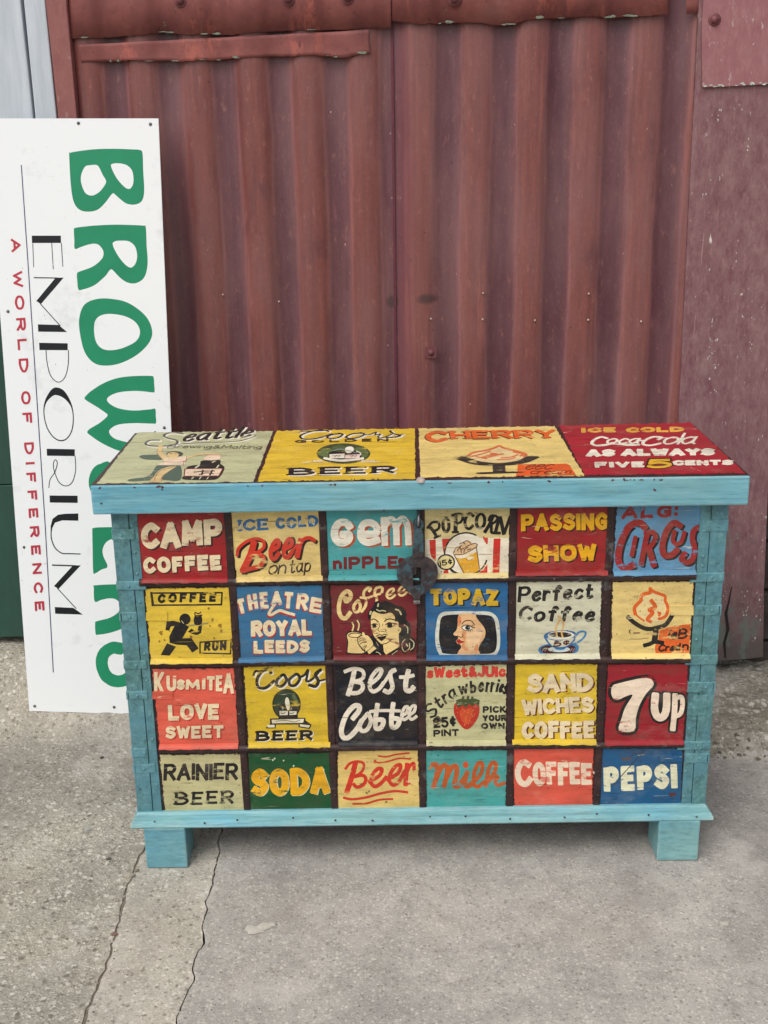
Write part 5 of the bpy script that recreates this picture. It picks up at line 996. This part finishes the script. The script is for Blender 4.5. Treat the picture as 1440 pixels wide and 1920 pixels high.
def a_milk(A):
    c = (184, 86, 36)
    for wd_, p in ((36, [(800, 810), (830, 815), (830, 880), (808, 965)]), (36, [(830, 900), (862, 830), (895, 815), (905, 860), (882, 960)]), (36, [(905, 890), (935, 830), (968, 825), (970, 880), (955, 955), (985, 960), (1030, 900)]), (36, [(1045, 865), (1028, 930), (1045, 965), (1085, 940)]), (30, [(1085, 940), (1140, 880), (1155, 810), (1128, 800), (1098, 860), (1092, 945), (1125, 965), (1170, 930)]), (30, [(1175, 935), (1232, 880), (1250, 810), (1222, 798), (1195, 855), (1180, 960)]), (26, [(1195, 930), (1240, 890), (1265, 900), (1245, 925), (1262, 955), (1310, 940)])): A.line(c, wd_, p)
    A.fill((204, 82, 40), ell(1035, 812, 20, 24, 10)); A.line((190, 120, 70), 18, [(790, 825), (780, 838)], False)
def a_cof(A):
    c = (234, 210, 182); A.text(c, 36, 'C', 94, 852, 200, 826, 172, sl=.12, jit=0); A.text(c, 32, 'OFFEE', 195, 832, 560, 818, 152, h1=132, gap=.08); A.line(c, 12, [(565, 745), (568, 752)], False)
def a_pep(A):
    c = (230, 226, 190); A.text(c, 40, 'PEPSI', 630, 868, 1082, 846, 154, gap=.28, sl=.02, jit=.02); A.line((86, 50, 44), 26, [(1040, 884), (1062, 884)], False); A.line((30, 50, 70), 5, [(880, 608), (780, 720), (690, 820)], n=4); A.fill((84, 76, 80), [(740, 655), (790, 650), (800, 668), (745, 676)])
FQ = [
 (R1, [(187, 78), (765, 68), (780, 502), (230, 507)], RED, a_camp, 'crimson square with cream capitals', 1, R1, ()),
 (R1, [(785, 66), (1368, 58), (1390, 490), (835, 500)], BUFF, a_tap, 'buff square with blue and red lettering', 2, R1, ()),
 (R2, [(38, 60), (702, 55), (702, 538), (60, 542)], TEAL, a_gem, 'turquoise square with cream letters edged orange', 3, R2, ()),
 (R2, [(735, 50), (1350, 46), (1335, 522), (735, 530)], (218, 198, 138), a_popcorn, 'buff square with red stripes and a cup in a ring', 4, FP, ()),
 (R3, [(95, 38), (652, 26), (650, 435), (85, 440)], RED, a_show, 'red square with golden yellow capitals', 5, R3, ()),
 (R3, [(710, 26), (1228, 20), (1190, 432), (685, 440)], SKYB, a_circus, 'sky blue square with maroon lettering', 6, R3, ()),
 (R1, [(245, 560), (790, 555), (812, 1020), (285, 1025)], YEL, a_run, 'yellow square with a black running figure', 7, R1, ((274, 1148, 314, 1163),)),
 (R1, [(832, 548), (1385, 540), (1402, 1005), (850, 1018)], BLUE, a_theatre, 'blue square with arched cream capitals', 8, R1, ()),
 (FW, [(75, 96), (1342, 90), (1330, 1145), (120, 1148)], DRED, a_woman, 'dark red square with a smiling woman holding a cup', 9, FW, ()),
 (R2, [(745, 578), (1336, 574), (1330, 1106), (755, 1108)], (36, 98, 144), a_topaz, 'blue square with a face in a rounded frame', 10, R2, ()),
 (FC, [(50, 92), (1345, 82), (1310, 1195), (38, 1200)], IVORY, a_perfect, 'off white square with a blue steaming cup', 11, FC, ()),
 (FI, [(-10, 85), (1142, 82), (1080, 1130), (-32, 1132)], (228, 200, 126), a_ice, 'buff square with an orange ice cream in a black bowl', 12, FI, ((1257, 1135, 1300, 1153),)),
 (R4, [(165, 126), (716, 120), (746, 638), (213, 645)], CORAL, a_kus, 'coral square with three rows of cream capitals', 13, R4, ((286, 1296, 324, 1310),)),
 (R4, [(780, 110), (1336, 98), (1366, 628), (815, 634)], (212, 178, 44), a_oval, 'yellow square with an oval dark green emblem', 14, R4, ()),
 (R5, [(108, 106), (686, 100), (692, 650), (130, 655)], NAVY, a_best, 'black square with large cream script', 15, R5, ()),
 (R5, [(744, 112), (1326, 98), (1320, 650), (755, 652)], SAGE, a_straw, 'sage square with a red strawberry', 16, R5, ()),
 (R6, [(75, 84), (588, 84), (580, 556), (65, 556)], (218, 184, 44), a_sand, 'yellow square with three rows of cream capitals', 17, R6, ()),
 (R6, [(655, 84), (1146, 84), (1114, 556), (633, 560)], (150, 28, 40), a_seven, 'crimson square with a large cream numeral edged black', 18, R6, ((1250, 1282, 1290, 1296),)),
 (R4, [(214, 705), (757, 699), (790, 1082), (250, 1084)], (192, 184, 136), a_rain, 'pale khaki square with black capitals', 19, R4, ()),
 (R4, [(812, 695), (1366, 690), (1376, 1078), (825, 1082)], GREEN, a_soda, 'dark green square with yellow capitals', 20, R4, ()),
 (R5, [(128, 714), (692, 702), (712, 1118), (122, 1130)], (222, 190, 112), a_beer, 'buff square with red script and underlines', 31, R5, ()),
 (R5, [(748, 710), (1332, 704), (1316, 1112), (760, 1120)], (70, 156, 150), a_milk, 'turquoise square with rust orange script', 32, R5, ()),
 (R6, [(64, 600), (566, 600), (556, 958), (80, 962)], (214, 86, 66), a_cof, 'coral square with one row of cream capitals', 33, R6, ()),
 (R6, [(614, 600), (1112, 600), (1100, 948), (604, 952)], (28, 86, 128), a_pep, 'blue square with one row of cream capitals', 34, R6, ((1238, 1414, 1279, 1428),)),
]
for k, (fr, q, col, dr, lab, sd_, dfr, tabs) in enumerate(FQ):
    bottom = k >= 18
    panel_obj('painted_panel', chest, lab, fmap, zq(fr, q), col, dr, sd_, dfr, chips=20, size=1.7, lip=None if bottom else 1, tabs=tabs)

# carcass, iron bars
mb = MB(); mb.box(-WB, WB, YB+.004, DL-.012, ZB-.002, ZT-TLID+.001); mb.build('carcass', wood_paint('teal_side_paint', (78, 138, 146), axis=(60, 6, 60)), chest)
mb = MB(); mb.box(-WB+.03, WB-.03, YB+.0016, YB+.006, ZB+.002, ZT-TLID); mb.build('front_board', M_IRON, chest)
def front_bar(p0, p1, hw, prot, flat, name='iron_bar'):
    """bar on the front face between two pixels, half width in pixels"""
    a = on_plane(*p0, YB); b = on_plane(*p1, YB); d = (b-a).normalized(); u = Vector((0, -1, 0)).cross(d).normalized(); h = hw*.00102
    prof = [(-h, -.004), (-h, prot*.55), (-h*.8, prot*.92), (-h*.3, prot), (h*.3, prot), (h*.8, prot*.92), (h, prot*.55), (h, -.004)] if flat else [(-h, -.004)]+[(-h*math.cos(q*math.pi/8), prot*math.sin(q*math.pi/8)) for q in range(9)]+[(h, -.004)]
    mb = MB(); n = 60; rows = []
    for k in range(n+1):
        nz_ = [1+.12*mnoise.noise(Vector((k*.6, x*200, p0[1]))) for x, y in prof]; c = a+(b-a)*(k/n); wob = 1+.10*mnoise.noise(Vector((k*.5, p0[0]*.1, p0[1]*.1)))
        rows.append([mb.vert(c+u*x*wob+Vector((0, -y*q_, 0))) for (x, y), q_ in zip(prof, nz_)])
    for r0, r1 in zip(rows, rows[1:]):
        for j in range(len(prof)-1): mb.face([r0[j], r1[j], r1[j+1], r0[j+1]], 0, True)
    return mb.build(name, M_IRON, chest)
for p0, p1 in (((262, 1092), (1304, 1079.5)), ((283, 1243.5), (1293, 1235)), ((300, 1404), (1281, 1394.5))): front_bar(p0, p1, 8.2, .0092, False)
for p0, p1 in (((426, 955), (464, 1521)), ((604, 953), (628, 1520)), ((789, 950), (793, 1516)), ((963, 948), (955.5, 1514)), ((1147, 945), (1118, 1512))): front_bar(p0, p1, 7.6, .0024, True)
def rivet_at(px, py, lift, mat, r=.0034, parent=chest, proto={}):
    p = fmap(px, py, lift)
    if mat.name not in proto:
        m2 = MB(); m2.dome((0, 0, 0), (0, -1, 0), r, r*.75, n=10, rings=3); proto[mat.name] = m2.build('rivet', mat, None); o = proto[mat.name]
    else: o = proto[mat.name].copy(); C.objects.link(o)
    o.location = p; o.parent = parent; o.matrix_parent_inverse = Matrix.Translation(-chest.location)
for x0, x1 in ((426, 464), (604, 628), (789, 793), (963, 955.5), (1147, 1118)):
    for y in (985, 1030, 1130, 1180, 1215, 1290, 1335, 1375, 1445, 1490):
        if x0 == 789 and y < 1140: continue
        rivet_at(x0+(x1-x0)*(y-955)/565+2*math.sin(y), y, .0026, M_IRON)
# corner posts and straps
def plate(q, lift, name, mat, bevel=.0012, parent=chest):
    mb = MB(); mb.hexa([fmap(x, y, -.004) for x, y in q], [fmap(x, y, lift) for x, y in q]); return mb.build(name, mat, parent, bevel)
def side_plate(sgn, x_out, lift, depth, z0, z1, name, mat):
    mb = MB(); xa, xb = sorted((sgn*(WB-.004), sgn*(WB+lift))); mb.box(xa, xb, YB-lift, YB+depth, z0, z1); return mb.build(name, mat, chest, .001)
post = plate([(262, 1521), (287, 1521), (240, 962), (210, 963)], .0030, 'corner_post', M_POST)
plate([(288, 1521), (304, 1521), (257, 962), (241, 962)], .0018, 'corner_post', M_POST)
plate([(1296, 1510), (1318.5, 1510), (1363, 946), (1335, 946)], .0030, 'corner_post', M_POST)
plate([(1277, 1510), (1295, 1510), (1334, 946), (1314, 946)], .0018, 'corner_post', M_POST)
for sg in (-1, 1): side_plate(sg, WB, .0028, .07, ZB, ZT-TLID, 'corner_post', M_POST)
def lx(y): return 210+(262-210)*(y-966)/555
def rx(y): return 1363-(1363-1318.5)*(y-949)/561
for k, (a, b) in enumerate(((992, 1012), (1089, 1106), (1147, 1165), (1238, 1254), (1295, 1311), (1402, 1419), (1432, 1449))):
    inn = [40, 52, 30, 40, 36, 24, 38][k]
    plate([(lx(b)-3, b), (lx(b)+inn, b-1), (lx(a)+inn, a-1), (lx(a)-3, a)], .0040+.0008*(k % 2), 'strap', M_STRAP, .0022)
    rivet_at(lx((a+b)/2)+16+4*(k % 2), (a+b)/2, .0040+.0008*(k % 2), M_STRAP)
    z0, z1 = fmap(lx(b), b, 0).z, fmap(lx(a), a, 0).z; mb = MB(); mb.box(-WB-.0046, -WB+.003, YB-.004, YB+.10, z0, z1); mb.build('strap', M_STRAP, chest, .0015)
for k, (a, b) in enumerate(((974, 996), (1072, 1090), (1133, 1153), (1226, 1245), (1277, 1297), (1388, 1404), (1411, 1429))):
    inn = [44, 60, 44, 56, 48, 58, 40][k]
    plate([(rx(b)-inn, b+1), (rx(b)+3, b), (rx(a)+3, a), (rx(a)-inn, a+1)], .0040+.0008*(k % 2), 'strap', M_STRAP, .0022)
    rivet_at(rx((a+b)/2)-14-5*(k % 2), (a+b)/2, .0040+.0008*(k % 2), M_STRAP)
    z0, z1 = fmap(rx(b), b, 0).z, fmap(rx(a), a, 0).z; mb = MB(); mb.box(WB-.003, WB+.0046, YB-.004, YB+.10, z0, z1); mb.build('strap', M_STRAP, chest, .0015)
for y in (985, 1035, 1075, 1128, 1190, 1225, 1275, 1340, 1385, 1470): rivet_at(lx(y)+37, y, .0018, M_STRAP)
for y in (1042, 1060, 1122, 1198, 1262, 1320, 1365, 1445, 1492): rivet_at(rx(y)-38, y, .0018, M_STRAP)
plate([(rx(1340)-36, 1341), (rx(1340)-8, 1340), (rx(1310)-8, 1302), (rx(1302)-36, 1303)], .0042, 'strap', M_STRAP)
# base moulding: stepped and rounded profile run round front and sides
prof = [(-.004, ZB+.004), (.006, ZB+.003), (.010, ZB-.001), (.017, ZB-.0035), (.027, ZB-.005), (.034, ZB-.009), (.0367, ZB-.015), (.0367, ZM-.001), (.0345, ZM-.0045), (.028, ZM-.006), (-.02, ZM-.006)]
mb = MB(); rows = []; ratio = (WMO-WB)/.0367
for (ex, ey) in ((-1, 'b'), (-1, 'f'), (1, 'f'), (1, 'b')):
    rows.append([mb.vert((ex*(WB+o_*ratio), (YB-o_) if ey == 'f' else DL-.012, z)) for o_, z in prof])
for r0, r1 in zip(rows, rows[1:]):
    for j in range(len(prof)-1): mb.face([r0[j], r1[j], r1[j+1], r0[j+1]], 0, False)
mb.build('base_moulding', M_BASE, chest)
mb = MB(); mb.box(-WB+.012, WB-.012, YB-.02, DL-.02, ZM-.004, ZB-.006); mb.build('bottom_board', plain_mat('dark_underside', (46, 40, 36), (34, 30, 28), .9), chest)
for k in range(13):
    px = 290+k*84+13*math.sin(k*2.3); y0 = 1541-(px-245)*.0128+4*math.sin(k*1.7); p = on_plane(px, y0, YM)
    m2 = MB(); m2.dome((p.x, YM-.0002, p.z), (0, -1, 0), .0026, .0011, n=8, rings=2); m2.build('nail', M_BROWN if k % 3 else M_SCREW, chest)
for sx in (-1, 1):
    for yy in (YM+.001, DL-.11):
        mb = MB(); xa, xb = sorted((sx*WL_, sx*(WL_-LW))); mb.box(xa, xb, yy, yy+LW, ground_h(sx*.56, yy)*0+.001, ZM-.0035)
        mb.build('leg', wood_paint('turquoise_leg_paint', (104, 160, 174), axis=(12, 40, 60), wear=.29) if sx < 0 else wood_paint('turquoise_leg_paint', (114, 168, 176), axis=(12, 40, 60), wear=.29), chest, .003)
# lock and hasp
def lock_mat():
    n = NT('tarnished_iron'); v = n.noise(55, 6, .7); base = n.ramp(v, [(.3, lin((30, 26, 30))), (.5, lin((60, 50, 52))), (.7, lin((84, 74, 72)))])
    t = n.noise(30, 6, .72, (1, 1, 1), (2, 2, 2)); base = n.mix(n.ramp(t, [(.50, 0), (.60, .75)]), base, lin((66, 100, 108))); n.bump(n.mix(.5, v, t), .8, .003); return n.done(base, .42, .5, .25)
M_LOCK = lock_mat()
LK = (740, 950, 10.1)
def lk(p): return (LK[0]+p[0]/LK[2], LK[1]+p[1]/LK[2])
lock = bpy.data.objects.new('hasp_lock', None)
outl = catmull([(345, 905), (270, 915), (140, 990), (55, 1110), (38, 1220), (62, 1340), (130, 1440), (240, 1540), (325, 1625), (352, 1700), (350, 1765), (415, 1785), (476, 1770), (482, 1650), (590, 1570), (710, 1440), (790, 1310), (812, 1190), (790, 1080), (730, 1000), (640, 935), (540, 905)], True, 5)
hole = [(338, 1100), (420, 1090), (495, 1108), (495, 1450), (345, 1450)]
def extruded(outer, holes, l0, l1, name, mat, parent, bevel=.0015):
    mb = MB(); loops = [outer]+holes; tri = tessellate_polygon([[Vector((p[0], p[1], 0)) for p in l] for l in loops]); flat = [p for l in loops for p in l]
    f = [mb.vert(fmap(*lk(p), l1)) for p in flat]; b = [mb.vert(fmap(*lk(p), l0)) for p in flat]
    for t in tri: mb.face([f[q] for q in t]); mb.face([b[q] for q in t][::-1])
    k0 = 0
    for l in loops:
        n = len(l)
        for k in range(n): i, j = k0+k, k0+(k+1) % n; mb.face([f[i], f[j], b[j], b[i]])
        k0 += n
    return mb.build(name, mat, parent, bevel)
lockp = extruded(outl, [hole], .0095, .0165, 'lock_plate', M_LOCK, chest, .0022)
extruded([(330, 925), (345, 470), (360, 400), (525, 400), (540, 470), (548, 925)], [], .0120, .0185, 'hasp', M_LOCK, lockp)
extruded([(325, 1070), (510, 1070), (515, 1480), (325, 1480)], [], .002, .0088, 'keyhole_back', plain_mat('dark_keyhole', (30, 22, 22), (20, 18, 18)), lockp, 0)
extruded([(340, 1105), (415, 1098), (405, 1230), (370, 1260), (340, 1240)], [], .0089, .0125, 'lock_tongue', M_LOCK, lockp, .0006)
ring = ell(440, 300, 105, 120, 20); extruded(ring, [ell(440, 300, 48, 55, 16)], .010, .0165, 'hinge_eye', M_LOCK, lockp, .001)
mb = MB(); pts = [fmap(*lk(p), l) for p, l in (((450, 60), .004), ((452, 120), .016), ((445, 230), .0215), ((438, 300), .020), ((436, 340), .012))]
prev = None
for p in pts:
    ringv = [mb.vert(p+Vector((math.cos(q*math.pi/4)*.0024, math.sin(q*math.pi/4)*.0016, math.sin(q*math.pi/4)*.0012))) for q in range(8)]
    if prev:
        for q in range(8): mb.face([prev[q], prev[(q+1) % 8], ringv[(q+1) % 8], ringv[q]], 0, True)
    prev = ringv
mb.build('staple', plain_mat('worn_steel', (150, 146, 150), (100, 94, 96), .35, 60, metal=.6), lockp)
extruded([(345, 1720), (475, 1715), (480, 1775), (350, 1785)], [], .0155, .0195, 'lock_foot', plain_mat('worn_steel_foot', (150, 146, 140), (104, 98, 94), .35, 60, metal=.5), lockp)
bpy.data.objects.remove(lock)

# ------------------------------------------------------------------ loose stones and a splash of old paint on the slab
def stone(px, py, r, label, col):
    p = on_level(px, py, 0.0); rng = random.Random(int(px*7+py)); bm = bmesh.new(); bmesh.ops.create_icosphere(bm, subdivisions=2, radius=r)
    sx, sy, sz = rng.uniform(.9, 1.5), rng.uniform(.8, 1.1), rng.uniform(.5, .8)
    for v in bm.verts:
        k = 1+.35*mnoise.noise(v.co/r*1.1+Vector((px, py, 0))); v.co = Vector((v.co.x*sx*k, v.co.y*sy*k, v.co.z*sz*k))
    me = bpy.data.meshes.new('pebble'); bm.to_mesh(me); bm.free(); me.materials.append(plain_mat('stone', col, tuple(int(c*.8) for c in col), .85, 90))
    o = bpy.data.objects.new('pebble', me); C.objects.link(o); o.location = (p.x, p.y, ground_h(p.x, p.y)+r*.3); tag(o, label, 'pebble', 'loose pebbles on the concrete')
stone(243, 1644, .0085, 'pale angular pebble in the joint beside the left chest leg', (168, 160, 146))
stone(256, 1634, .0055, 'small brown pebble just above the pale pebble near the left leg', (140, 128, 110))
stone(166, 1556, .0068, 'light grey pebble alone on the rough concrete left of the chest', (176, 176, 172))
stone(191, 1422, .0050, 'dark pebble below the lower edge of the white sign', (78, 72, 66))
stone(215, 1752, .0050, 'reddish pebble stuck in the joint near the bottom left', (132, 106, 94))
stone(204, 1612, .0042, 'dark grey chip on the rough concrete below the light grey pebble', (96, 90, 84))

def gravel():
    rng = random.Random(12); mb = MB(); spots = []
    for _ in range(260):
        x = rng.uniform(.58, 1.1); t = rng.gauss(.512, .014); spots.append((x, t+WALL_B*x, rng.uniform(.002, .0075)))
    for _ in range(70):
        y = rng.uniform(-1.0, .1); spots.append((edge_x(CRACK, y, 2, .005)+rng.gauss(0, .003), y, rng.uniform(.0006, .0018)))
    for _ in range(120):
        y = rng.uniform(-1.2, .2); spots.append((edge_x(JOINT, y, 1, .006)+rng.gauss(0, .006), y, rng.uniform(.0008, .0026)))
    for _ in range(120): spots.append((rng.uniform(-1.3, -.55), rng.uniform(.45, .9), rng.uniform(.001, .003)))
    for _ in range(110): spots.append((rng.uniform(-1.2, 1.2), rng.uniform(-1.0, .5), rng.uniform(.0007, .0018)))
    for x, y, r in spots:
        z = ground_h(x, y)+r*.25; m = rng.randrange(3); ph = rng.random()*6
        ring = [mb.vert((x+r*rng.uniform(.7, 1.4)*math.cos(ph+q*1.047), y+r*rng.uniform(.7, 1.3)*math.sin(ph+q*1.047), z-r*.3)) for q in range(6)]
        up = [mb.vert((x+r*rng.uniform(.3, .8)*math.cos(ph+q*2.09), y+r*rng.uniform(.3, .8)*math.sin(ph+q*2.09), z+r*rng.uniform(.3, .7))) for q in range(3)]
        for q in range(3):
            a, b2, c2 = ring[2*q], ring[2*q+1], ring[(2*q+2) % 6]; mb.face([a, b2, up[q]], m); mb.face([b2, c2, up[(q+1) % 3], up[q]], m)
        mb.face(up, m)
    o = mb.build('gravel', [plain_mat('grit', (164, 158, 146), (120, 114, 104), .9, 200), plain_mat('grit', (120, 110, 96), (90, 82, 72), .9, 200), plain_mat('grit', (196, 190, 178), (160, 152, 140), .9, 200)]); o['kind'] = 'stuff'; return o
gravel()
